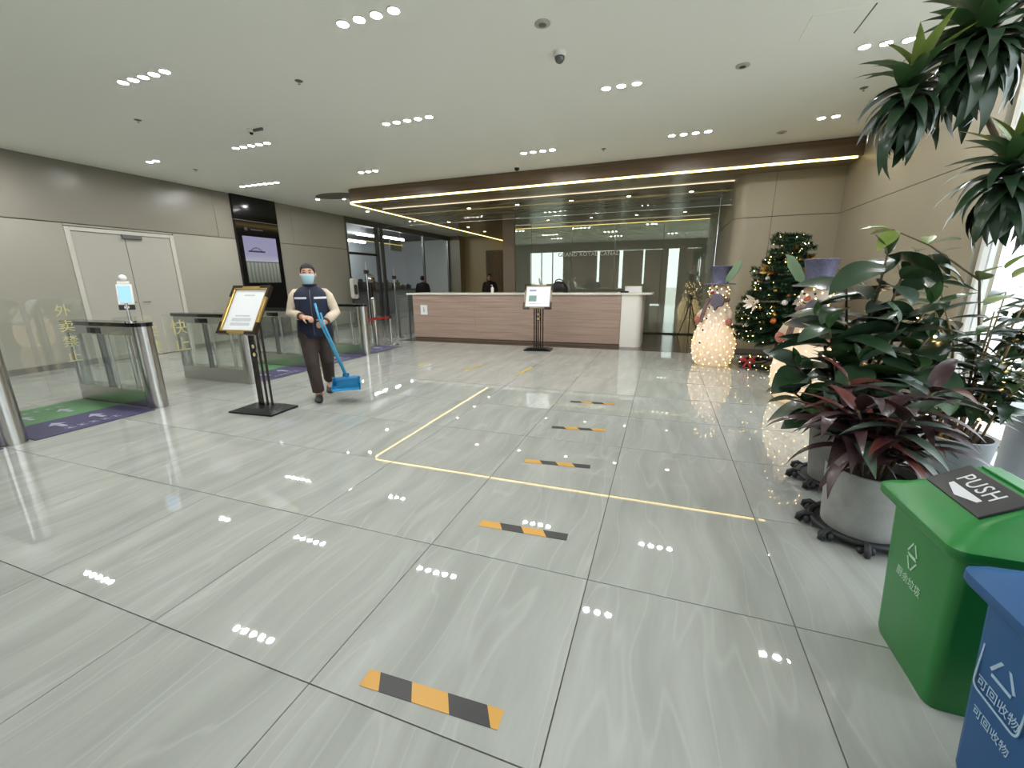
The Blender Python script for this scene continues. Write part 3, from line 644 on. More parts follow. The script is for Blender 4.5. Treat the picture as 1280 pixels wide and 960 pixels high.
# ================================================================== waste bins
def bin_(loc, label, ma, dark, prints):
    t = thing('waste_bin', label, 'bin', loc)
    def ring(x0, x1, hy, z, r=.03): return [(x, y, z) for x, y in rrect(x1-x0, 2*hy, r, 3, (x0+x1)/2, 0)]
    def skin(rings):
        n = len(rings[0]); g = G(); fs = []
        for i in range(len(rings)-1): fs += [(i*n+k, i*n+(k+1) % n, (i+1)*n+(k+1) % n, (i+1)*n+k) for k in range(n)]
        fs += [tuple(range(n))[::-1], tuple(range((len(rings)-1)*n, len(rings)*n))]
        return g.add([v for r in rings for v in r], fs)
    skin([ring(.03, .31, .165, 0), ring(.025, .315, .17, .02), ring(0, .37, .187, .555), ring(.0, .37, .187, .565)]).obj('body', ma, t, 40)
    skin([ring(-.035, .41, .215, .548, .035), ring(-.04, .415, .22, .556, .035), ring(-.04, .415, .22, .580, .035), ring(-.028, .40, .208, .592, .04),
          ring(.005, .375, .178, .612, .05), ring(.045, .335, .150, .637, .03), ring(.15, .24, .135, .700, .02), ring(.165, .225, .128, .704, .02)]).obj('lid', ma, t, 40)
    ang = math.atan2(.063, .105)
    fl = G().box(0, .122, -.128, .128, -.004, .005, .003).obj('push_flap', mat('flap_black', (40, 40, 40), .35), t, None, (.048, 0, .641), (0, -ang, 0))
    text('push_word', 'PUSH', .062, M_PRINT, fl, (.075, 0, .0056), (0, 0, R_(-90)), .0004, space=1.1)
    G().prism([(.045, .065), (.045, -.065), (.032, -.065), (.012, 0), (.032, .065)], .0052, .006).obj('push_arrow', M_PRINT, fl)
    G().box(.172, .218, -.12, .12, .704, .712, .003).obj('pivot_bar', dark, t)
    prints(t); return t
def face_x(z): return .025-.025*(z-.02)/.535
def on_face(g, t, name, m, z):
    a = math.atan2(.025, .535); return g.obj(name, m, t, None, (face_x(z)-.0012, 0, z), (0, 0, 0))
def tri(cy, cz, s, w, up=True):
    g = G(); k = 1 if up else -1
    P = [(cy-s*.5, cz-k*s*.4), (cy+s*.5, cz-k*s*.4), (cy, cz+k*s*.45)]
    for i in range(3):
        a, b = Vector(P[i]), Vector(P[(i+1) % 3]); d = (b-a).normalized(); n = Vector((-d.y, d.x))*w/2; a2, b2 = a+d*s*.14, b-d*s*.14
        g.prism([tuple(a2-n), tuple(b2-n), tuple(b2+n), tuple(a2+n)], -.0008, .0008, 'x')
    return g
M_PALE = mat('pale_print', (176, 204, 182), .6); M_PALEB = mat('pale_blue_print', (160, 186, 206), .6)
def gprints(t):
    on_face(tri(.02, 0, .06, .006), t, 'symbol', M_PALE, .43); on_face(tri(.02, 0, .06, .006, False), t, 'symbol', M_PALE, .375)
    text('caption', '厨余垃圾', .036, M_PALE, t, (face_x(.31)-.0012, .02, .31), (R_(90), 0, R_(-90)), .0004)
def bprints(t):
    z = .37; fr = G(); a = rrect(.15, .17, .02, 4, .075, 0); b = rrect(.14, .16, .016, 4, .075, 0); n = len(a)
    for i in range(n):
        j = (i+1) % n; fr.prism([a[i], a[j], b[j], b[i]], -.0008, .0008, 'x')
    on_face(fr, t, 'symbol_frame', M_PALEB, z); on_face(tri(.075, .025, .085, .008), t, 'recycling_triangle', M_PALEB, z)
    text('caption', '可回收物', .034, M_PALEB, t, (face_x(.31)-.0012, .075, .31), (R_(90), 0, R_(-90)), .0004)
    text('subcaption', '可回收物', .03, M_PALEB, t, (face_x(.225)-.0012, .075, .225), (R_(90), 0, R_(-90)), .0004)
M_BING = mat('bin_green', (28, 118, 48), .35, var=.05); M_BINB = mat('bin_blue', (6, 78, 132), .5, var=.05)
bin_((.835, 1.545, 0), 'green swing-lid waste bin with a black push flap', M_BING, M_BING, gprints)
bin_((.815, 1.045, 0), 'blue swing-lid recycling bin with a triangle symbol', M_BINB, M_BINB, bprints)

# ================================================================== potted plants
def leaf_mesh(name, L, Wd, droop, fold, m, prof='oval', n=7):
    vs = []; fs = []; x = z = 0; ang = 0
    for i in range(n+1):
        t = i/n
        w = Wd/2*((math.sin(math.pi*min(1, t**.8))**.75 if prof == 'oval' else math.sin(math.pi*(.06+.94*t)**.62)**.9) if 0 < t < 1 else .03)
        vs += [(x, w, z+fold*w), (x, 0, z), (x, -w, z+fold*w)]
        ang = -droop*(t+.5/n); x += math.cos(ang)*L/n; z += math.sin(ang)*L/n
    for i in range(n):
        a = 3*i; fs += [(a, a+1, a+4, a+3), (a+1, a+2, a+5, a+4)]
    me = bpy.data.meshes.new(name); me.from_pydata(vs, [], fs); me.shade_smooth(); me.materials.append(m); return me
def leaf(par, me, base, az, el, roll=0, sc=1., name='leaf'):
    o = bpy.data.objects.new(name, me); C.objects.link(o); o.parent = par
    o.matrix_basis = Matrix.Translation(base) @ Matrix.Rotation(az, 4, 'Z') @ Matrix.Rotation(-el, 4, 'Y') @ Matrix.Rotation(roll, 4, 'X') @ Matrix.Scale(sc, 4)
    return o
def leafmat(name, rgb, rough=.3): return mat(name, rgb, rough, var=.22, vscale=9, coat=.15)
ML_D = leafmat('leaf_deep_green', (44, 66, 44)); ML_M = leafmat('leaf_mid_green', (66, 96, 56)); ML_L = leafmat('leaf_yellow_green', (128, 146, 70), .4)
ML_P = leafmat('leaf_purple', (58, 38, 40), .35); ML_R = leafmat('leaf_wine', (92, 48, 42), .35); ML_G = leafmat('leaf_grey_green', (70, 84, 72), .3)
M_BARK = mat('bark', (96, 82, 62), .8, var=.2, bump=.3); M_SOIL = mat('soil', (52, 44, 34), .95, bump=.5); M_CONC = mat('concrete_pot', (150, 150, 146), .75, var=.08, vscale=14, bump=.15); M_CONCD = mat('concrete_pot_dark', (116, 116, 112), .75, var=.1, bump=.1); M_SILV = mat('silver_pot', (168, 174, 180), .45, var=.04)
def pot(t, rb, rt, h, m, n=32):
    G().lathe([(.001, 0), (rb, 0), (rb*1.01, .01), (rt, h-.01), (rt, h), (rt-.018, h), (rt-.022, h-.05), (.001, h-.06)], n).obj('pot', m, t, 50)
    G().lathe([(.001, h-.045), (rt*.5, h-.04), (rt-.024, h-.05), (rt-.024, h-.062), (.001, h-.062)], 20).obj('soil', M_SOIL, t, 60)
def caddy(loc, r, label):
    t = thing('pot_caddy', label, 'pot stand', loc)
    G().tube([(r*math.cos(a*math.pi/16), r*math.sin(a*math.pi/16), .045) for a in range(32)], .013, 8, closed=True).obj('rim_ring', M_RUBBER, t, 180)
    G().lathe([(.001, .034), (r*.98, .034), (r*.98, .04), (.001, .04)], 28).obj('plate', M_RUBBER, t)
    for k in range(9):
        a = k*2*math.pi/9+.3; c, s = math.cos(a), math.sin(a)
        p = [(r*.96, .05), (r+.03, .058), (r+.055, .04), (r+.06, .02), (r+.045, .012), (r+.035, .022)]
        g = G().tube([(x*c, x*s, z) for x, z in p], [.012, .014, .015, .014, .012, .008], 7); g.ball(((r+.02)*c-.02*s, (r+.02)*s+.02*c, .03), .018, 8, 6, (1, 1, 1.2)); g.ball(((r+.025)*c+.022*s, (r+.025)*s-.022*c, .024), .016, 8, 6)
        g.obj('scroll_foot', M_RUBBER, t, 180)
rnd = random.Random(11)
ZP = .041
# wine-leaved plant in the pale pot
caddy((1.06, 2.43, 0), .215, 'black scroll-footed stand under the pale concrete pot')
t = thing('cordyline', 'dark purple-leaved plant in a pale concrete pot on a black stand', 'potted plant', (1.06, 2.43, ZP)); pot(t, .168, .188, .325, M_CONC)
lm = [leaf_mesh('leaf', .36, .085, 1.2, .35, ML_P, 'lance'), leaf_mesh('leaf', .30, .07, .8, .35, ML_R, 'lance'), leaf_mesh('leaf', .38, .08, 1.6, .3, ML_P, 'lance'), leaf_mesh('leaf', .30, .07, 1.0, .3, ML_G, 'lance')]
for k in range(7):
    a = k*.9+.2; r0 = .03+.05*rnd.random(); bx, by = r0*math.cos(a), r0*math.sin(a); lean = .05+.15*rnd.random(); h = .24+.28*rnd.random()
    G().tube([(bx, by, .24), (bx+lean*.4*math.cos(a), by+lean*.4*math.sin(a), .24+h*.6), (bx+lean*math.cos(a), by+lean*math.sin(a), .24+h)], [.009, .008, .006], 7).obj('stem', M_BARK, t, 180)
    for j in range(17):
        f = .5+.5*j/16; p = (bx+lean*f*math.cos(a), by+lean*f*math.sin(a), .24+h*f)
        leaf(t, rnd.choice(lm), p, j*2.4+a+rnd.uniform(-.3, .3), rnd.uniform(-.15, .7)+.35*(j/16), rnd.uniform(-.3, .3), rnd.uniform(.75, 1.1))
# rubber plant
caddy((1.14, 3.02, 0), .205, 'black scroll-footed stand under the shaded grey pot')
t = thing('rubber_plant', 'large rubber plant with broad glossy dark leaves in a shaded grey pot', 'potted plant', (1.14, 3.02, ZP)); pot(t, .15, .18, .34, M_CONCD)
lm = [leaf_mesh('leaf', .30, .165, .5, .25, ML_D, n=9), leaf_mesh('leaf', .33, .175, .9, .2, ML_D, n=9), leaf_mesh('leaf', .28, .155, .3, .3, ML_M, n=9), leaf_mesh('leaf', .31, .17, .7, .25, ML_G, n=9)]
lms = leaf_mesh('leaf', .12, .05, .3, .3, ML_M)
for k, (tx, ty, tz) in enumerate(((-.30, .02, .72), (-.22, -.14, .98), (-.10, .08, 1.22), (.02, -.05, 1.38), (.14, .02, 1.30), (.26, -.05, 1.12), (.34, .06, .92), (-.34, -.12, .58), (.08, -.18, 1.02), (-.06, -.2, .80), (.2, -.2, .78), (-.2, .16, 1.02), (.05, .1, 1.12), (.3, -.18, .66))):
    path = [(tx*.12, ty*.12, .28), (tx*.35, ty*.35, .28+(tz-.28)*.4), (tx*.75, ty*.75, .28+(tz-.28)*.78), (tx, ty, tz)]
    G().tube(path, [.011, .010, .008, .005], 7).obj('stem', M_BARK, t, 180)
    for j in range(10):
        f = .34+.66*j/9; i = min(2, int(f*3)); u = f*3-i; p = Vector(path[i]).lerp(Vector(path[i+1]), u)
        leaf(t, rnd.choice(lm), p, j*2.4+k*1.1+rnd.uniform(-.3, .3), rnd.uniform(-.6, .5)+.35*f, rnd.uniform(-.6, .6), rnd.uniform(.7, 1.08))
    for j in range(2): leaf(t, lms, (tx, ty, tz), rnd.uniform(0, 6.28), 1.15, 0, rnd.uniform(.8, 1.2))
# bushy plant near the window
caddy((1.80, 3.22, 0), .205, 'black scroll-footed stand under the silver-grey pot')
t = thing('bushy_plant', 'tall bushy plant with thin cane stems in a silver-grey pot', 'potted plant', (1.80, 3.22, ZP)); pot(t, .14, .17, .30, M_SILV)
lm = [leaf_mesh('leaf', .2, .07, .7, .3, ML_D, 'lance'), leaf_mesh('leaf', .18, .07, .5, .3, ML_M, 'lance'), leaf_mesh('leaf', .22, .075, 1.1, .3, ML_D, 'lance')]
for k in range(18):
    a = k*2.4; r0 = .02+.08*rnd.random(); bx, by = r0*math.cos(a), r0*math.sin(a); sp = .12+.2*rnd.random(); h = .35+.85*rnd.random()
    tip = (bx+sp*math.cos(a), by+sp*math.sin(a), .25+h); path = [(bx, by, .25), (bx+sp*.3*math.cos(a), by+sp*.3*math.sin(a), .25+h*.55), tip]
    G().tube(path, [.007, .006, .003], 6).obj('cane', mat('cane_tan', (138, 118, 80), .6), t, 180)
    for j in range(14):
        f = .32+.68*j/13; p = Vector(path[0]).lerp(Vector(path[1]), f*2) if f < .5 else Vector(path[1]).lerp(Vector(path[2]), f*2-1)
        leaf(t, rnd.choice(lm), p, rnd.uniform(0, 6.28), rnd.uniform(-.3, .8), rnd.uniform(-.4, .4), rnd.uniform(.8, 1.2))
ly = leaf_mesh('leaf', .13, .065, .5, .25, ML_L)
G().tube([(0, 0, .25), (-.05, -.05, .9), (-.14, -.1, 1.24), (-.42, -.16, 1.43), (-.62, -.2, 1.52)], [.008, .007, .006, .004, .003], 6).obj('arching_stem', M_BARK, t, 180)
for p, az, el in (((-.62, -.2, 1.52), 3.0, .3), ((-.6, -.2, 1.515), 3.9, -.5), ((-.6, -.2, 1.51), 2.2, .2), ((-.44, -.17, 1.44), 1.2, .6), ((-.43, -.17, 1.435), 0.2, .4), ((-.16, -.1, 1.26), 5.6, .7), ((-.14, -.1, 1.24), 4.4, .5), ((-.08, -.08, 1.1), .4, .6), ((-.05, -.05, 1.0), 5.2, .7), ((.0, -.02, 1.3), 5.0, .9), ((.05, 0, 1.25), 0, .8)):
    leaf(t, ly, p, az, el, rnd.uniform(-.4, .4), rnd.uniform(.9, 1.3))
# tall dracaena
t = thing('tall_dracaena', 'tall bare-stemmed dracaena with drooping leaf heads reaching the ceiling', 'potted plant', (2.05, 2.72, 0)); pot(t, .16, .19, .42, M_CONC)
lm = [leaf_mesh('leaf', .31, .078, 1.4, .3, ML_D, 'lance'), leaf_mesh('leaf', .28, .074, 1.9, .25, ML_D, 'lance'), leaf_mesh('leaf', .25, .066, .9, .3, ML_M, 'lance'), leaf_mesh('leaf', .27, .056, .7, .3, ML_L, 'lance')]
def W2(x, y, z): return (x-2.05, y-2.72, z)
trunk = [W2(2.05, 2.72, .38), W2(1.97, 2.8, .8), W2(1.86, 2.92, 1.2), W2(1.74, 3.0, 1.48), W2(1.63, 3.0, 1.74), W2(1.53, 3, 1.96), W2(1.42, 3, 2.15), W2(1.36, 3.0, 2.28), W2(1.36, 3, 2.42)]
G().tube(trunk, [.022, .02, .018, .016, .014, .013, .012, .012, .008], 9).obj('trunk', M_BARK, t, 180)
G().tube([W2(1.40, 3, 2.2), W2(1.30, 3.0, 2.22), W2(1.15, 3.0, 2.22)], [.012, .011, .008], 8).obj('branch', M_BARK, t, 180)
G().tube([W2(1.74, 3, 1.48), W2(1.66, 2.98, 1.62), W2(1.60, 2.96, 1.80)], [.014, .011, .008], 8).obj('branch', M_BARK, t, 180)
G().tube([W2(1.36, 3, 2.40), W2(1.44, 3.0, 2.5), W2(1.56, 3.0, 2.6)], [.012, .011, .008], 8).obj('branch', M_BARK, t, 180)
def rosette(c, R, n, lo, hi, light):
    for j in range(n):
        f = j/(n-1); el = hi+(lo-hi)*f
        m_ = lm[3] if (light and f < .12) else (lm[2] if f < .35 else rnd.choice(lm[:2]))
        leaf(t, m_, (c[0]+rnd.uniform(-.015, .015), c[1]+rnd.uniform(-.015, .015), c[2]+.09-.2*f), j*2.4, el+rnd.uniform(-.15, .15), rnd.uniform(-.3, .3), R*rnd.uniform(.85, 1.1))
rosette(W2(1.37, 3.0, 2.42), 1.15, 84, -.75, 1.15, False); rosette(W2(1.13, 3.0, 2.23), 1.0, 60, -.8, 1.2, True); rosette(W2(1.60, 2.97, 1.80), 1.0, 80, -.7, 1.25, True); rosette(W2(1.58, 3.0, 2.62), .8, 26, -.4, 1.2, False)
# white cylinder stand at the window edge
t = thing('pedestal', 'plain pale grey cylinder pedestal beside the window', 'pedestal', (2.28, 3.42, 0))
G().lathe([(.001, 0), (.13, 0), (.13, .46), (.125, .47), (.001, .47)], 28).obj('column', M_SILV, t, 50); G().lathe([(.001, .47), (.14, .47), (.14, .5), (.001, .5)], 28).obj('top_plate', M_SILV, t, 50)
# fairy lights in the plants
t = thing('string_lights', 'string of warm star lights wound through the potted plants', 'string lights', (1.75, 3.2, .4))
wire = [(-.5+.05*i+.03*math.sin(i*1.3), .12*math.sin(i*.9), .35+.35*math.sin(i*.45+.5)+.1*math.sin(i*1.7)) for i in range(24)]
G().tube(wire, .0025, 5).obj('wire', M_RUBBER, t)
bm_ = G().ball((0, 0, 0), .008, 8, 6).mesh('bulb')
for i, p in enumerate(wire):
    for q in range(2): put('bulb', bm_, M_FAIRY, t, (p[0]+rnd.uniform(-.06, .06)*q, p[1]+rnd.uniform(-.12, .05)*q, p[2]+rnd.uniform(-.08, .08)*q))

# ================================================================== snowmen and tree
M_SNOW = bpy.data.materials.new('snowman_fabric'); M_SNOW.use_nodes = True; nt = M_SNOW.node_tree; nt.nodes.clear()
_o = nt.nodes.new('ShaderNodeOutputMaterial'); _d1 = nt.nodes.new('ShaderNodeBsdfDiffuse'); _d1.inputs[0].default_value = (.76, .72, .66, 1); _t1 = nt.nodes.new('ShaderNodeBsdfTranslucent'); _t1.inputs[0].default_value = (.85, .74, .58, 1)
_m1 = nt.nodes.new('ShaderNodeMixShader'); _m1.inputs[0].default_value = .45; nt.links.new(_d1.outputs[0], _m1.inputs[1]); nt.links.new(_t1.outputs[0], _m1.inputs[2]); nt.links.new(_m1.outputs[0], _o.inputs[0])
M_HAT = mat('hat_glitter', (96, 94, 118), .45, metal=.3, var=.35, vscale=90, bump=.5, bscale=160); M_SCARF = mat('scarf_brown', (104, 84, 78), .8, var=.2, vscale=30); M_FLAP = mat('flap_grey', (96, 90, 100), .7, var=.15, vscale=40); M_HOLLY = mat('holly_leaf', (112, 138, 106), .5); M_CARROT = mat('carrot_red', (176, 74, 54), .5); M_MITT = mat('mitten_pink', (170, 104, 92), .7)
PROF = [(.001, 0), (.22, .0), (.26, .04), (.30, .18), (.312, .32), (.29, .48), (.235, .62), (.19, .73), (.17, .83), (.155, .92), (.13, .98), (.10, 1.0)]
def rad(z):
    for (r0, z0), (r1, z1) in zip(PROF, PROF[1:]):
        if z0 <= z <= z1 and z1 > z0: return r0+(r1-r0)*(z-z0)/(z1-z0)
    return .1
def snowman(loc, face, leafside, label, S=1.):
    t = thing('snowman', label, 'snowman', loc, face)          # face looks along local -Y
    G().lathe(PROF, 30).obj('body', M_SNOW, t, 180)
    hd = G().ball((0, 0, 1.11), .145, 22, 14, (1, 1, .95)).obj('head', M_SNOW, t, 180)
    for sx in (-1, 1): G().ball((sx*.05, -.131, 1.145), .012, 8, 6).obj('eye', M_BLACK, hd, 180)
    G().tube([(0, -.135, 1.105), (0, -.19, 1.095), (0, -.225, 1.09)], [.024, .016, .003], 10).obj('nose', M_CARROT, hd, 180)
    G().tube([(.055*math.cos(R_(a)), -.137, 1.08+.05*math.sin(R_(a))*.7) for a in range(205, 340, 15)], .005, 6).obj('mouth', M_BLACK, hd, 180)
    for z in (.88, .72, .55, .36): r = rad(z); G().ball((-.03, -r, z), .015, 10, 6, (1, .6, 1)).obj('button', M_BLACK, t, 180)
    h = G().lathe([(.001, 1.215), (.215, 1.215), (.225, 1.222), (.215, 1.232), (.125, 1.235), (.118, 1.25), (.125, 1.36), (.15, 1.475), (.155, 1.48), (.145, 1.485), (.12, 1.47), (.001, 1.465)], 28).obj('hat', M_HAT, t, 50)
    lf = G(); s = leafside
    pts = [(s*.10, 1.235), (s*.20, 1.28), (s*.30, 1.42), (s*.335, 1.55), (s*.25, 1.52), (s*.17, 1.42), (s*.115, 1.33)]
    if s < 0: pts = pts[::-1]
    lf.prism(pts, -.045, -.035, 'y'); lf.obj('hat_leaf', M_HOLLY, h, 40)
    sc = G(); sc.tube([(.135*math.cos(a*math.pi/10), .135*math.sin(a*math.pi/10), .99) for a in range(20)], .032, 10, closed=True); sf = sc.obj('scarf', M_SCARF, t, 180)
    g = G(); g.loft([((-.06, -.135, .99), (.03, 0, 0), (0, .015, 0)), ((-.075, -.185, .9), (.032, 0, 0), (0, .014, 0)), ((-.085, -.215, .78), (.034, 0, 0), (0, .014, 0)), ((-.09, -.25, .66), (.036, 0, 0), (0, .014, 0))]); g.obj('scarf_tail', M_SCARF, sf, 60)
    fp = [(.0, 1.02), (.05, 1.09), (.12, 1.10), (.19, 1.06), (.22, .98), (.20, .91), (.14, .90), (.08, .83), (.06, .9), (.01, .92)]
    g = G(); g.prism(fp, -.215, -.165, 'y'); f = g.obj('felt_mitten', M_FLAP, t, 60); bv = f.modifiers.new('b', 'BEVEL'); bv.width = .018; bv.segments = 3; bv.limit_method = 'ANGLE'
    for sx in (-1, 1):
        g = G().tube([(sx*.15, 0, .86), (sx*.22, -.03, .80), (sx*.25, -.07, .72)], [.045, .045, .04], 10); am = g.obj('arm', M_SNOW, t, 180); G().ball((sx*.255, -.085, .68), .05, 12, 8, (.9, .9, 1.2)).obj('mitten', M_MITT, am, 180)
    r2 = random.Random(3); bl = G()
    for i in range(150):
        z = .02+.94*((i+.5)/150)**1.25; a = i*2.39996; r = rad(z)+.003; bl.ball((r*math.cos(a), r*math.sin(a), z), .0048, 6, 4)
    for i in range(24):
        a = i*2.4; zz = 1.03+.16*(i/23); rr = math.sqrt(max(.002, .147**2-(zz-1.11)**2)); bl.ball((rr*math.cos(a), rr*math.sin(a), zz), .0055, 6, 4)
    b = bl.obj('fairy_bulbs', M_FAIRY, t, 180); b['kind'] = 'stuff'
    L = bpy.data.lights.new('snowman_glow', 'POINT'); L.energy = 1.5; L.color = (1, .8, .56); L.shadow_soft_size = .08
    lo = bpy.data.objects.new('glow_lamp', L); C.objects.link(lo); lo.parent = t; lo.location = (0, 0, .35)
    t.scale = (S, S, S); return t
snowman((.79, 7.07, 0), R_(-38), 1, 'glowing snowman standing alone between tripod and tree, leaf on the right of its hat')
snowman((1.48, 5.12, 0), R_(-42), -1, 'glowing snowman half hidden behind the rubber plant')

# the decorated tree
tt = thing('christmas_tree', 'decorated green fir tree with warm lights between two snowmen', 'tree', (1.62, 7.0, 0))
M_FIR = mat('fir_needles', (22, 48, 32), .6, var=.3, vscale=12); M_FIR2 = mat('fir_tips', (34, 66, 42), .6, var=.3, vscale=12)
G().cyl(0, 0, .06, 1.88, .022, 10, .006).obj('trunk', M_BARK, tt, 40)
st = G()
for k in range(3):
    a = k*2.094+.4; st.tube([(0, 0, .14), (.14*math.cos(a), .14*math.sin(a), .05), (.3*math.cos(a), .3*math.sin(a), .01)], .011, 6)
st.obj('stand', M_BLACK, tt, 60)
rt = random.Random(5)
def needles(g, p, d, n, ln):
    d = d.normalized(); u = d.orthogonal().normalized(); w = d.cross(u)
    for i in range(n):
        a = rt.uniform(0, 6.283); q = (d*rt.uniform(.5, .9)+(u*math.cos(a)+w*math.sin(a))*.8).normalized(); s = q.cross(Vector((0, 0, 1)))
        s = (s.normalized() if s.length > .01 else u)*.0065; e = p+q*ln*rt.uniform(.7, 1.2); g.add([p-s, p+s, e], [(0, 1, 2)])
fa, fb = G(), G(); bw = G(); tips = []
for lay in range(16):
    z0 = .44+1.42*lay/15; R = .45*(1-(lay/16)**1.6)+.13; nb = max(8, int(20*(1-lay/22)))
    for k in range(nb):
        a = k*2*math.pi/nb+lay*.7+rt.uniform(-.15, .15); rr = R*rt.uniform(.82, 1.1); d = Vector((math.cos(a), math.sin(a), rt.uniform(-.1, .18)))
        b0 = Vector((0, 0, z0)); tip = b0+d*rr; bw.tube([b0, b0+d*rr*.5+Vector((0, 0, .01)), tip], [.005, .004, .002], 4); tips.append((tip, a))
        m = max(4, int(rr/.035))
        for i in range(m):
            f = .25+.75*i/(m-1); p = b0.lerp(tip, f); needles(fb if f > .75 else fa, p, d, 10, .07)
            if i % 2 == 0:
                for sg in (-1, 1):
                    sd = (d+Vector((-math.sin(a), math.cos(a), .1))*sg*.9).normalized(); tl = .10*(1.15-f)+.035
                    for q in range(3): needles(fb, p+sd*tl*(q+1)/3, sd, 9, .062)
needles(fb, Vector((0, 0, 1.86)), Vector((0, 0, 1)), 40, .09)
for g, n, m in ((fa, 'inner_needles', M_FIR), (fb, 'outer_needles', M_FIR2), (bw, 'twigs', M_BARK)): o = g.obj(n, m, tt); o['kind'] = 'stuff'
fl_ = G()
for i in range(330):
    tip, a = rt.choice(tips); p = tip*1.0; f = rt.uniform(.75, 1.03); fl_.ball((p.x*f, p.y*f, p.z+rt.uniform(-.03, .03)), .0066, 6, 4)
o = fl_.obj('fairy_bulbs', M_FAIRY, tt, 180); o['kind'] = 'stuff'
M_BG = mat('bauble_gold', (206, 160, 70), .2, metal=.8); M_BW = mat('bauble_white', (226, 224, 220), .25); M_BO = mat('bauble_orange', (196, 104, 42), .3)
def cam_side(): return rt.uniform(-2.6, -.6)
for i in range(16):
    z = .5+1.2*i/15; R = .58*(1-((z-.36)/1.46)**1.15*.94)+.05; a = cam_side(); m = (M_BG, M_BG, M_BW, M_BO)[i % 4]
    b = G().ball((0, 0, 0), .030 if i % 3 else .038, 14, 10).obj('bauble', m, tt, 180, (R*math.cos(a), R*math.sin(a), z)); G().tube([(0, 0, .028), (0, 0, .05)], .006, 6).obj('bauble_cap', M_BG, b)
M_POIN = mat('flower_white', (226, 214, 200), .6); M_POIG = mat('ribbon_gold', (190, 148, 70), .35, metal=.4)
pm = leaf_mesh('petal', .13, .05, .4, .3, M_POIN)
def flower(c, az, s, me):
    f = G().ball((0, 0, 0), .016*s, 8, 6).obj('flower_heart', M_BG, tt, 180, c, (0, 0, az))
    for k in range(9):
        e = leaf(f, me, (0, 0, 0), 0, 0, 0, s, 'petal'); e.matrix_basis = Matrix.Rotation(k*2*math.pi/9, 4, 'X') @ Matrix.Rotation(R_(-72 if k % 2 else -50), 4, 'Y') @ Matrix.Scale(s, 4)
flower((-.42, -.36, .98), R_(220), 1.15, pm); flower((.1, -.42, 1.0), R_(260), .8, pm)
pg = leaf_mesh('petal', .12, .045, .6, .3, M_POIG); flower((-.27, -.24, 1.42), R_(225), 1.0, pg); flower((.12, -.3, 1.38), R_(265), .9, pg); flower((.2, -.16, 1.55), R_(285), .8, pg)
# garland with a red bow round the foot
t = thing('garland', 'lit fir garland with red bows round the foot of the tree', 'garland', (1.62, 7.0, 0))
ga = G(); pts = []
for i in range(70):
    a = i*2*math.pi/70; r = .42+.03*math.sin(i*1.1); p = Vector((r*math.cos(a), r*math.sin(a), .05)); pts.append(p)
    for q in range(3): needles(ga, p+Vector((rt.uniform(-.03, .03), rt.uniform(-.03, .03), 0)), Vector((rt.uniform(-1, 1), rt.uniform(-1, 1), 1)), 9, .07)
o = ga.obj('needles', M_FIR, t); o['kind'] = 'stuff'
G().tube(pts, .02, 7, closed=True).obj('core', M_FIR, t, 180)
gl = G(); [gl.ball((p.x+rt.uniform(-.03, .03), p.y, .06+rt.uniform(0, .06)), .006, 6, 4) for p in pts[::2]]; o = gl.obj('fairy_bulbs', M_FAIRY, t, 180); o['kind'] = 'stuff'
M_BOW = mat('bow_red', (160, 34, 36), .45)
for a in (R_(215), R_(300)):
    c = Vector((.48*math.cos(a), .48*math.sin(a), .13)); g = G()
    for s in (-1, 1):
        g.loft([(c, (0, 0, .012), (0, .012, 0)), (c+Vector((s*.05, 0, .03)), (0, 0, .04), (0, .02, 0)), (c+Vector((s*.09, 0, .02)), (0, 0, .035), (0, .015, 0)), (c+Vector((s*.1, 0, .02)), (0, 0, .005), (0, .005, 0))])
        g.loft([(c, (.012, 0, 0), (0, .006, 0)), (c+Vector((s*.03, -.01, -.05)), (.018, 0, 0), (0, .005, 0)), (c+Vector((s*.05, -.01, -.1)), (.02, 0, 0), (0, .005, 0))])
    g.obj('bow', M_BOW, t, 60)
# tripod
t = thing('tripod', 'slender black camera tripod before the glass wall', 'tripod', (.60, 10.25, 0))
G().cyl(0, 0, .42, .84, .014, 10).obj('centre_column', M_BLACK, t, 40)
for k in range(3):
    a = k*2.094+.5; c, s = math.cos(a), math.sin(a); G().tube([(.02*c, .02*s, .76), (.12*c, .12*s, .40), (.25*c, .25*s, .01)], [.014, .011, .008], 8).obj('leg', M_BLACK, t, 40)
    G().tube([(0, 0, .45), (.12*c, .12*s, .40)], .005, 6).obj('brace', M_BLACK, t)
hd = G(); hd.box(-.03, .03, -.03, .03, .84, .90, .006); hd.box(-.05, .05, -.035, .035, .93, .95, .003); hd.cyl(0, 0, .90, .93, .018, 10); hd.obj('head', M_BLACK, t); G().tube([(0, 0, .90), (.12, -.02, .86), (.19, -.03, .83)], .008, 7).obj('pan_handle', M_BLACK, t)

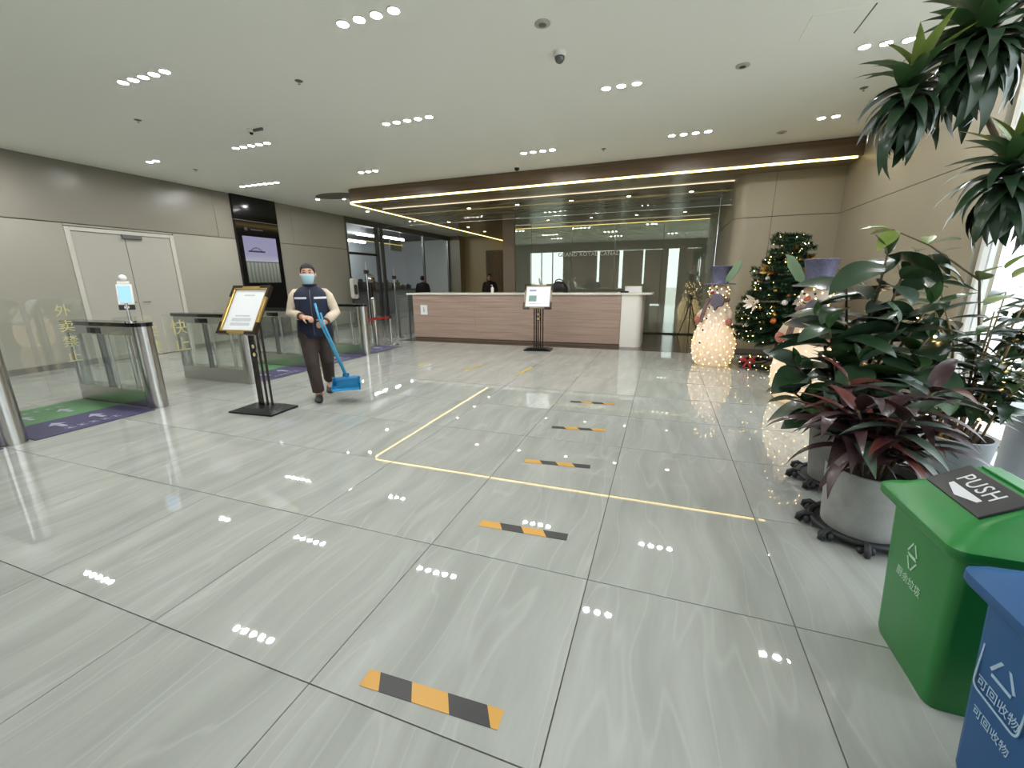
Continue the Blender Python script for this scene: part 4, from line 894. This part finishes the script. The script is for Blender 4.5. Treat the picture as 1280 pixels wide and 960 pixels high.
# ================================================================== people
M_SKIN = mat('skin', (196, 150, 124), .55); M_HAIR = mat('hair_black', (24, 20, 19), .75, bump=.3, bscale=200)
V = Vector
def limb(g, pts, rs): g.tube(pts, rs, 12)
def hand(g, wrist, d, palm, curl, thumb):
    """palm box-ish loft, four curled fingers and a thumb; d = pointing direction, palm = palm normal"""
    w = V(wrist); d = V(d).normalized(); n = V(palm).normalized(); n = (n-d*n.dot(d)).normalized(); s = d.cross(n)
    g.loft([(w, s*.022, n*.016), (w+d*.03, s*.034, n*.015), (w+d*.065, s*.037, n*.013), (w+d*.08, s*.034, n*.011)])
    for i, L in enumerate((.058, .066, .062, .048)):
        b = w+d*.072+s*(.027-.018*i); a1, a2 = curl*.6, curl*1.5
        p1 = b+(d*math.cos(a1)+n*math.sin(a1))*L*.45; p2 = p1+(d*math.cos(a2)+n*math.sin(a2))*L*.4; p3 = p2+(d*math.cos(a2*1.35)+n*math.sin(a2*1.35))*L*.3
        g.tube([b, p1, p2, p3], [.0095, .009, .0085, .007], 8)
    b = w+d*.02+s*thumb*.026; g.tube([b, b+(d*.7+s*thumb*.6+n*.35)*.035, b+(d*.95+s*thumb*.5+n*.75)*.058], [.012, .0105, .008], 8)
def band(zc, h, rx, ry, a0, a1, off, cx=0, cyy=0):
    g = G(); n = 14; vs = []; fs = []
    for i in range(n+1):
        a = R_(a0+(a1-a0)*i/n)
        for r, z in ((off, zc-h/2), (off, zc+h/2), (off+.004, zc+h/2), (off+.004, zc-h/2)): vs.append((cx+(rx+r)*math.cos(a), cyy+(ry+r)*math.sin(a), z))
    for i in range(n):
        for k in range(4): fs.append((4*i+k, 4*i+(k+1) % 4, 4*i+4+(k+1) % 4, 4*i+4+k))
    fs += [(0, 1, 2, 3), (4*n+3, 4*n+2, 4*n+1, 4*n)]
    return g.add(vs, fs)
def person(label, loc, rz, pose, wear, mask=False, fine=True, S=1.):
    t = thing('person', label, 'person', loc, rz)
    P = pose; g = G()
    hc = V(P['head']); nk = V(P['neck']); hp = V(P['hip'])
    # head: skull, jaw, nose, ears
    g.ball(hc, .001, 18, 12, (69, 86, 100)); g.loft([(hc+V((0, -.012, -.03)), (.062, 0, 0), (0, .066, 0)), (hc+V((0, -.026, -.07)), (.05, 0, 0), (0, .052, 0)), (hc+V((0, -.034, -.105)), (.026, 0, 0), (0, .03, 0))])
    g.tube([hc+V((0, -.083, .012)), hc+V((0, -.098, -.02)), hc+V((0, -.09, -.032))], [.008, .013, .009], 8)
    for s in (-1, 1): g.ball(hc+V((s*.074, .01, -.012)), .001, 8, 6, (10, 20, 30))
    limb(g, [nk+V((0, .005, -.04)), nk+V((0, 0, .03)), hc+V((0, .012, -.06))], [.055, .048, .05])
    g.loft([(hp+V((0, 0, -.06)), (.13, 0, 0), (0, .09, 0)), (hp+V((0, 0, .02)), (.155, 0, 0), (0, .105, 0)), (hp+V((0, 0, .16)), (.13, 0, 0), (0, .09, 0)), (nk+V((0, 0, -.16)), (.145, 0, 0), (0, .1, 0)), (nk+V((0, 0, -.05)), (.13, 0, 0), (0, .075, 0)), (nk+V((0, 0, .0)), (.06, 0, 0), (0, .05, 0))])
    for s in ('L', 'R'):
        a = P['arm'+s]; limb(g, a, [.04, .038, .028])
        l = P['leg'+s]; limb(g, l[:3], [.085, .06, .04]); g.tube([l[2], V(l[2])+V((0, -.02, -.05)), V(l[3])], [.036, .036, .026], 10)
        d, n_, c_, th = P['hand'+s]; hand(g, a[-1], d, n_, c_, th)
    b = g.obj('body', M_SKIN, t); rm = b.modifiers.new('skin', 'REMESH'); rm.mode = 'VOXEL'; rm.voxel_size = .0065 if fine else .011; rm.use_smooth_shade = True
    sm = b.modifiers.new('soft', 'SMOOTH'); sm.iterations = 3; sm.factor = .5
    # hair
    h = G(); h.ball(hc+V((0, .014, .022)), .001, 18, 12, (77, 92, 94)); hb = h.b
    for v in list(hb.verts):
        q = v.co-hc
        if q.y < -.03 and q.z < .045: v.co.y = hc.y-.03+.2*(q.y+.03); 
        if q.y < -.06 and q.z < .075: v.co.z = max(v.co.z, hc.z+.06)
    h.ball(hc+V((0, .10, .02)), .001, 12, 8, (40, 34, 38)); h.obj('hair', M_HAIR, t, 180)
    for s in (-1, 1): G().ball(hc+V((s*.03, -.082, .012)), .0075, 8, 6, (1.4, .6, .6)).obj('eye', M_BLACK, t, 180); G().tube([hc+V((s*.015, -.088, .032)), hc+V((s*.045, -.079, .034))], .004, 6).obj('eyebrow', M_HAIR, t)
    if not mask: G().tube([hc+V((-.022, -.078, -.062)), hc+V((0, -.084, -.064)), hc+V((.022, -.078, -.062))], .005, 6).obj('mouth', mat('lips', (150, 84, 76), .5), t)
    else:
        m = G(); rings = []
        for i in range(7):
            f = i/6; z = -.005-.105*f; bul = math.sin(math.pi*(.15+.8*f)); wv = .068-.03*f**2
            rings.append([(wv*math.sin(R_(-80+160*k/10)), -.03-(.066+.018*bul-.035*f)*math.cos(R_(-80+160*k/10))-.003, z) for k in range(11)])
        vs = [hc+V(p) for r in rings for p in r]; m.add(vs, [(i*11+k, i*11+k+1, (i+1)*11+k+1, (i+1)*11+k) for i in range(6) for k in range(10)])
        mo = m.obj('face_mask', mat('mask_blue', (172, 206, 218), .7), t, 180); so = mo.modifiers.new('s', 'SOLIDIFY'); so.thickness = .003
        for s in (-1, 1): G().tube([hc+V((s*.066, -.045, -.02)), hc+V((s*.078, 0, .0))], .002, 5).obj('mask_loop', M_WHITE, mo)
    # trousers
    g = G()
    g.loft([(hp+V((0, 0, -.08)), (.14, 0, 0), (0, .105, 0)), (hp+V((0, 0, 0)), (.168, 0, 0), (0, .118, 0)), (hp+V((0, 0, .13)), (.15, 0, 0), (0, .105, 0))])
    for s in ('L', 'R'): l = P['leg'+s]; a, k_, e = map(V, l[:3]); limb(g, [a+V((0, 0, .02)), a.lerp(k_, .5), k_, k_.lerp(e, .5), e+V((0, 0, .01))], [.1, .088, .074, .068, .066])
    tr_ = g.obj('trousers', wear['trousers'], t, 180); r_ = tr_.modifiers.new('r', 'REMESH'); r_.mode = 'VOXEL'; r_.voxel_size = .012; r_.use_smooth_shade = True; s_ = tr_.modifiers.new('s', 'SMOOTH'); s_.iterations = 4
    for s in ('L', 'R'):
        l = P['leg'+s]; e, to = V(l[2]), V(l[3]); d = (to-e); d.z = 0; d = d.normalized(); sd = V((-d.y, d.x, 0)); slope = V((0, 0, to.z-max(.03, e.z-.06)))
        hz = max(.032, e.z-.045); heel = V((e.x, e.y, hz))-d*.035; tip = V((to.x, to.y, max(.025, to.z)))+d*.05; md = heel.lerp(tip, .5)
        g = G(); g.loft([(heel-d*.015, sd*.02, V((0, 0, .02))), (heel+d*.015, sd*.034, V((0, 0, .034))), (md, sd*.042, V((0, 0, .032))), (tip-d*.035, sd*.044, V((0, 0, .027))), (tip, sd*.02, V((0, 0, .014)))])
        g.tube([heel+d*.03+V((0, 0, .01)), heel+d*.03+V((0, 0, .06))], [.038, .036], 10); g.obj('shoe', wear['shoe'], t, 180)
    # sleeves
    for s in ('L', 'R'):
        a = [V(p) for p in P['arm'+s]]; g = G()
        e = a[-2].lerp(a[-1], .86); sx = 1 if a[0].x > 0 else -1; pts = [a[0]+V((-sx*.07, 0, .0)), a[0]+V((-sx*.012, 0, -.012)), a[0].lerp(a[1], .22), a[0].lerp(a[1], .6), a[1], a[-2].lerp(a[-1], .45), e]; g.tube(pts, [.04, .05, .056, .056, .055, .053, .042], 14); so = g.obj('sleeve', wear['sleeve'], t, 180)
        if fine: g = G(); g.tube([a[-2].lerp(a[-1], .83), a[-2].lerp(a[-1], .92)], [.045, .04], 12); g.obj('cuff', wear['cuff'], so, 60)
    # upper garment
    g = G(); rng = [(hp+V((0, 0, -.075)), .19, .14), (hp+V((0, 0, 0)), .186, .14), (hp+V((0, -.004, .12)), .172, .13), (nk+V((0, -.004, -.2)), .176, .132), (nk+V((0, 0, -.1)), .190, .12), (nk+V((0, .004, -.06)), .186, .104), (nk+V((0, .004, -.03)), .15, .09), (nk+V((0, .004, .005)), .085, .068), (nk+V((0, .002, .03)), .062, .06)]
    g.loft([(c, (rx, 0, 0), (0, ry, 0)) for c, rx, ry in rng]); v = g.obj('vest' if fine else 'jacket', wear['top'], t, 180)
    if fine:
        z = nk.z-.115
        for a0, a1 in ((205, 258), (282, 335)): band(z, .022, .177, .121, a0, a1, .001, nk.x, nk.y-.002).obj('reflective_strip', mat('reflective_white', (214, 218, 224), .4), v, 40)
        G().tube([V((0, nk.y-.13, hp.z-.04)), V((0, nk.y-.137, hp.z+.12)), V((0, nk.y-.135, nk.z-.2)), V((0, nk.y-.122, nk.z-.1)), V((0, nk.y-.085, nk.z-.03))], .004, 6).obj('zip', M_GREYMET, v)
        for sx in (-1, 1):
            band(hp.z+.04, .09, .184, .139, 270+sx*14, 270+sx*52, .002).obj('pocket', wear['pocket'], v, 40)
        g = G().tube([nk+V((.064*math.cos(a*math.pi/8), .062*math.sin(a*math.pi/8)+.002, .022)) for a in range(16)], .013, 8, closed=True); g.obj('collar', wear['top'], v, 180)
    t.scale = (S, S, S)
    return t
M_NAVYV = mat('vest_navy', (22, 28, 52), .75, var=.15, vscale=20); M_NAVYP = mat('vest_pocket', (18, 22, 42), .75); M_CREAM = mat('sleeve_cream', (206, 190, 168), .85, var=.06, vscale=20); M_BROWNT = mat('trousers_brown', (58, 46, 40), .85, var=.15, vscale=12); M_SHOE = mat('shoe_black', (28, 26, 25), .5); M_CUFF = mat('cuff_brown', (84, 58, 50), .8)
walk = dict(head=(0, -.045, 1.405), neck=(0, 0, 1.265), hip=(0, .01, .79),
    armR=[(-.155, 0, 1.215), (-.222, .02, .985), (-.09, -.185, .955)], armL=[(.155, 0, 1.215), (.232, -.02, .985), (.12, -.175, .885)],
    handR=((.8, -.5, -.1), (.2, .3, -1), .9, -1), handL=((-.35, -.8, -.15), (-1, -.1, -.2), 1.15, -1),
    legR=[(-.085, 0, .77), (-.06, -.115, .425), (-.035, -.10, .085), (-.03, -.24, .03)], legL=[(.085, .01, .77), (.085, .03, .43), (.07, .24, .16), (.07, .14, .035)])
WLOC = (-3.68, 3.66, 0); WR = R_(40)
person('cleaner in a navy vest and pale blue face mask walking with broom and dustpan', WLOC, WR, walk, dict(trousers=M_BROWNT, shoe=M_SHOE, sleeve=M_CREAM, cuff=M_CUFF, top=M_NAVYV, pocket=M_NAVYP), True, True)
stand = dict(head=(0, -.02, 1.41), neck=(0, 0, 1.265), hip=(0, .01, .79),
    armR=[(-.175, 0, 1.225), (-.225, .02, .98), (-.2, -.1, .76)], armL=[(.175, 0, 1.225), (.225, .02, .98), (.2, -.1, .76)],
    handR=((0, -.4, -.9), (1, 0, 0), .5, 1), handL=((0, -.4, -.9), (-1, 0, 0), .5, -1),
    legR=[(-.085, 0, .77), (-.085, -.02, .43), (-.085, 0, .085), (-.085, -.13, .03)], legL=[(.085, 0, .77), (.085, -.02, .43), (.085, 0, .085), (.085, -.13, .03)])
M_JK = mat('jacket_black', (20, 20, 22), .8); M_JW = mat('jacket_dark_wine', (44, 26, 26), .8)
def wear2(m): return dict(trousers=M_JK, shoe=M_SHOE, sleeve=m, cuff=m, top=m, pocket=m)
person('person in a black jacket standing at the glazed shop front', (-8.35, 13.6, 0), R_(200), stand, wear2(M_JK), False, False, 1.0)
person('person in a dark wine jacket standing in the beige passage', (-5.85, 14.0, 0), R_(20), stand, wear2(M_JW), False, False, 1.02)

# broom and dustpan, held in the cleaner's left hand
_wm = Matrix.Translation(WLOC) @ Matrix.Rotation(WR, 4, 'Z')
def wl_(p): return _wm @ V(p)
M_CYAN = mat('plastic_cyan', (46, 140, 186), .35); M_CYAND = mat('plastic_blue', (24, 110, 160), .4); M_CYANL = mat('pole_sky_blue', (70, 160, 200), .3)
pc = (.275, -.27, .155)
t = thing('dustpan', 'bright blue long-handled dustpan carried by the cleaner', 'dustpan', wl_(pc), WR)
g = G(); g.box(-.15, .15, -.13, .10, 0, .008); g.box(-.15, -.143, -.13, .10, .008, .075); g.box(.143, .15, -.13, .10, .008, .075); g.box(-.15, .15, .093, .10, .008, .11); g.prism([(-.15, .06), (-.15, .10), (.15, .10), (.15, .06)], .103, .11)
g.obj('pan', M_CYAN, t); G().box(-.15, .15, -.15, -.13, 0, .004).obj('lip', M_CYAND, t); G().box(-.035, .035, .08, .115, .07, .15, .006).obj('socket', M_CYAND, t)
hnd = V((.085, -.27, .885)); ptop = V((.052, -.262, 1.10))
def lp2(p): return V(p)-V(pc)
G().tube([V((0, .09, .11)), lp2(hnd), lp2(ptop)], .011, 10).obj('handle', M_CYANL, t, 180)
t = thing('broom', 'pale blue broom resting in the dustpan', 'broom', wl_(pc), WR)
G().tube([V((.02, -.02, .12)), lp2((.115, -.282, .885)), lp2((.098, -.278, 1.0))], .010, 10).obj('handle', M_CYANL, t, 180)
G().box(-.11, .13, -.045, .005, .085, .12, .008).obj('broom_head', M_CYAND, t)
bs = G()
for i in range(22):
    for j in range(3): x = -.10+.01*i; y = -.038+.016*j; bs.box(x, x+.006, y, y+.006, .011, .086)
o = bs.obj('bristles', M_CYAN, t); o['kind'] = 'stuff'

# ================================================================== by the shop front and inside it
t = thing('hand_dispenser', 'grey and white hand gel dispenser on a dark stand by the shop front', 'dispenser', (-8.8, 10.45, 0))
G().lathe([(.001, 0), (.16, 0), (.16, .015), (.02, .03), (.001, .03)], 20).obj('base', M_BLACK, t, 40); G().cyl(0, 0, .03, .85, .018, 10).obj('pole', M_GREYMET, t, 40)
g = G().prism(rrect(.2, .62, .095, 6, 0, 1.13), -.06, .06, 'x'); o = g.obj('housing', M_WHITE, t, 40); G().prism(rrect(.14, .3, .06, 6, 0, 1.1), .06, .066, 'x').obj('front_panel', M_GREYMET, t, 40)
G().box(.0, .1, -.08, .08, .80, .83, .004).obj('drip_tray', M_BLACK, t)
for x, y, h, lab in ((-8.3, 10.45, 1.9, 'tall slim chrome sign pole next to the gel dispenser'), (-8.3, 11.8, 1.75, 'tall slim chrome sign pole farther along the shop front')):
    t = thing('sign_pole', lab, 'pole', (x, y, 0)); G().lathe([(.001, 0), (.14, 0), (.14, .012), (.02, .025), (.001, .025)], 20).obj('base', M_STEEL, t, 40); G().cyl(0, 0, .025, h-.35, .02, 10).obj('pole', M_CHROME, t, 40)
    G().box(-.02, .02, -.1, .1, h-.35, h-.24, .005).obj('holder', M_GREYMET, t); G().cyl(0, 0, h-.24, h, .008, 8).obj('finial', M_WHITE, t, 40)
t = thing('helmet_stand', 'round chrome ball on a dark pedestal by the shop door', 'display', (-8.75, 11.15, 0)); G().cyl(0, 0, 0, 1.28, .09, 16, .05).obj('pedestal', M_BLACK, t, 40); G().ball((0, 0, 1.42), .15, 16, 12).obj('ball', M_CHROME, t, 180)
t = thing('shop_counter', 'long dark counter inside the shop', 'counter', (-11.6, 14.4, 0)); G().box(-.35, .35, -3.4, 3.4, 0, .95, .01).obj('carcass', mat('shop_grey', (98, 100, 98), .5), t); G().box(-.4, .4, -3.5, 3.5, .95, 1.0, .005).obj('top', M_BLACK, t)
rs = random.Random(9); cols = [mat('goods_%s' % n, c, .5) for n, c in (('black', (30, 30, 32)), ('brown', (72, 54, 42)), ('wine', (84, 44, 40)), ('olive', (60, 62, 44)), ('grey', (110, 110, 108)))]
for i in range(16):
    y = -3.2+.42*i; h = .18+.3*rs.random(); w = .09+.1*rs.random()
    o = G(); o.box(-w, w, -w*.8, w*.8, 0, h*.75, .01); o.lathe([(.001, h*.75), (w*.5, h*.75), (w*.45, h), (.001, h)], 10); o = o.obj('goods_box', rs.choice(cols), None, 40, (-11.55, 14.4+y, 1.0)); tag(o, 'lidded goods box on the dark counter inside the shop', 'box', 'goods on the shop counter')
for (x, y0, y1) in ((-10.46, 12.85, 14.0), (-12.4, 14.5, 15.7), (-10.3, 14.2, 15.5), (-12.4, 12.4, 13.5)):
    t = thing('tube_light', 'white tube light under the dark ceiling of the shop', 'ceiling light', (x, (y0+y1)/2, 3.0), 0, 'shop tube lights')
    L = (y1-y0)/2; G().tube([(0, -L, 0), (0, L, 0)], .035, 10).obj('tube', M_TUBE, t, 180); G().box(-.03, .03, -L, L, .035, .06).obj('housing', M_WHITE, t)
    for s in (-1, 1): G().cyl(0, s*L*.7, .06, CEIL-3.0, .005, 6).obj('hanger', M_GREYMET, t)
t = thing('hanging_sign', 'pale square sign hanging inside the shop glass', 'sign', (-9.6, 13.9, 2.45)); G().box(-.015, .015, -.35, .35, 0, .4, .004).obj('board', mat('sign_pale', (176, 182, 160), .5), t)
for s in (-1, 1): G().cyl(0, s*.3, .4, CEIL-2.45, .004, 6).obj('hanger', M_GREYMET, t)
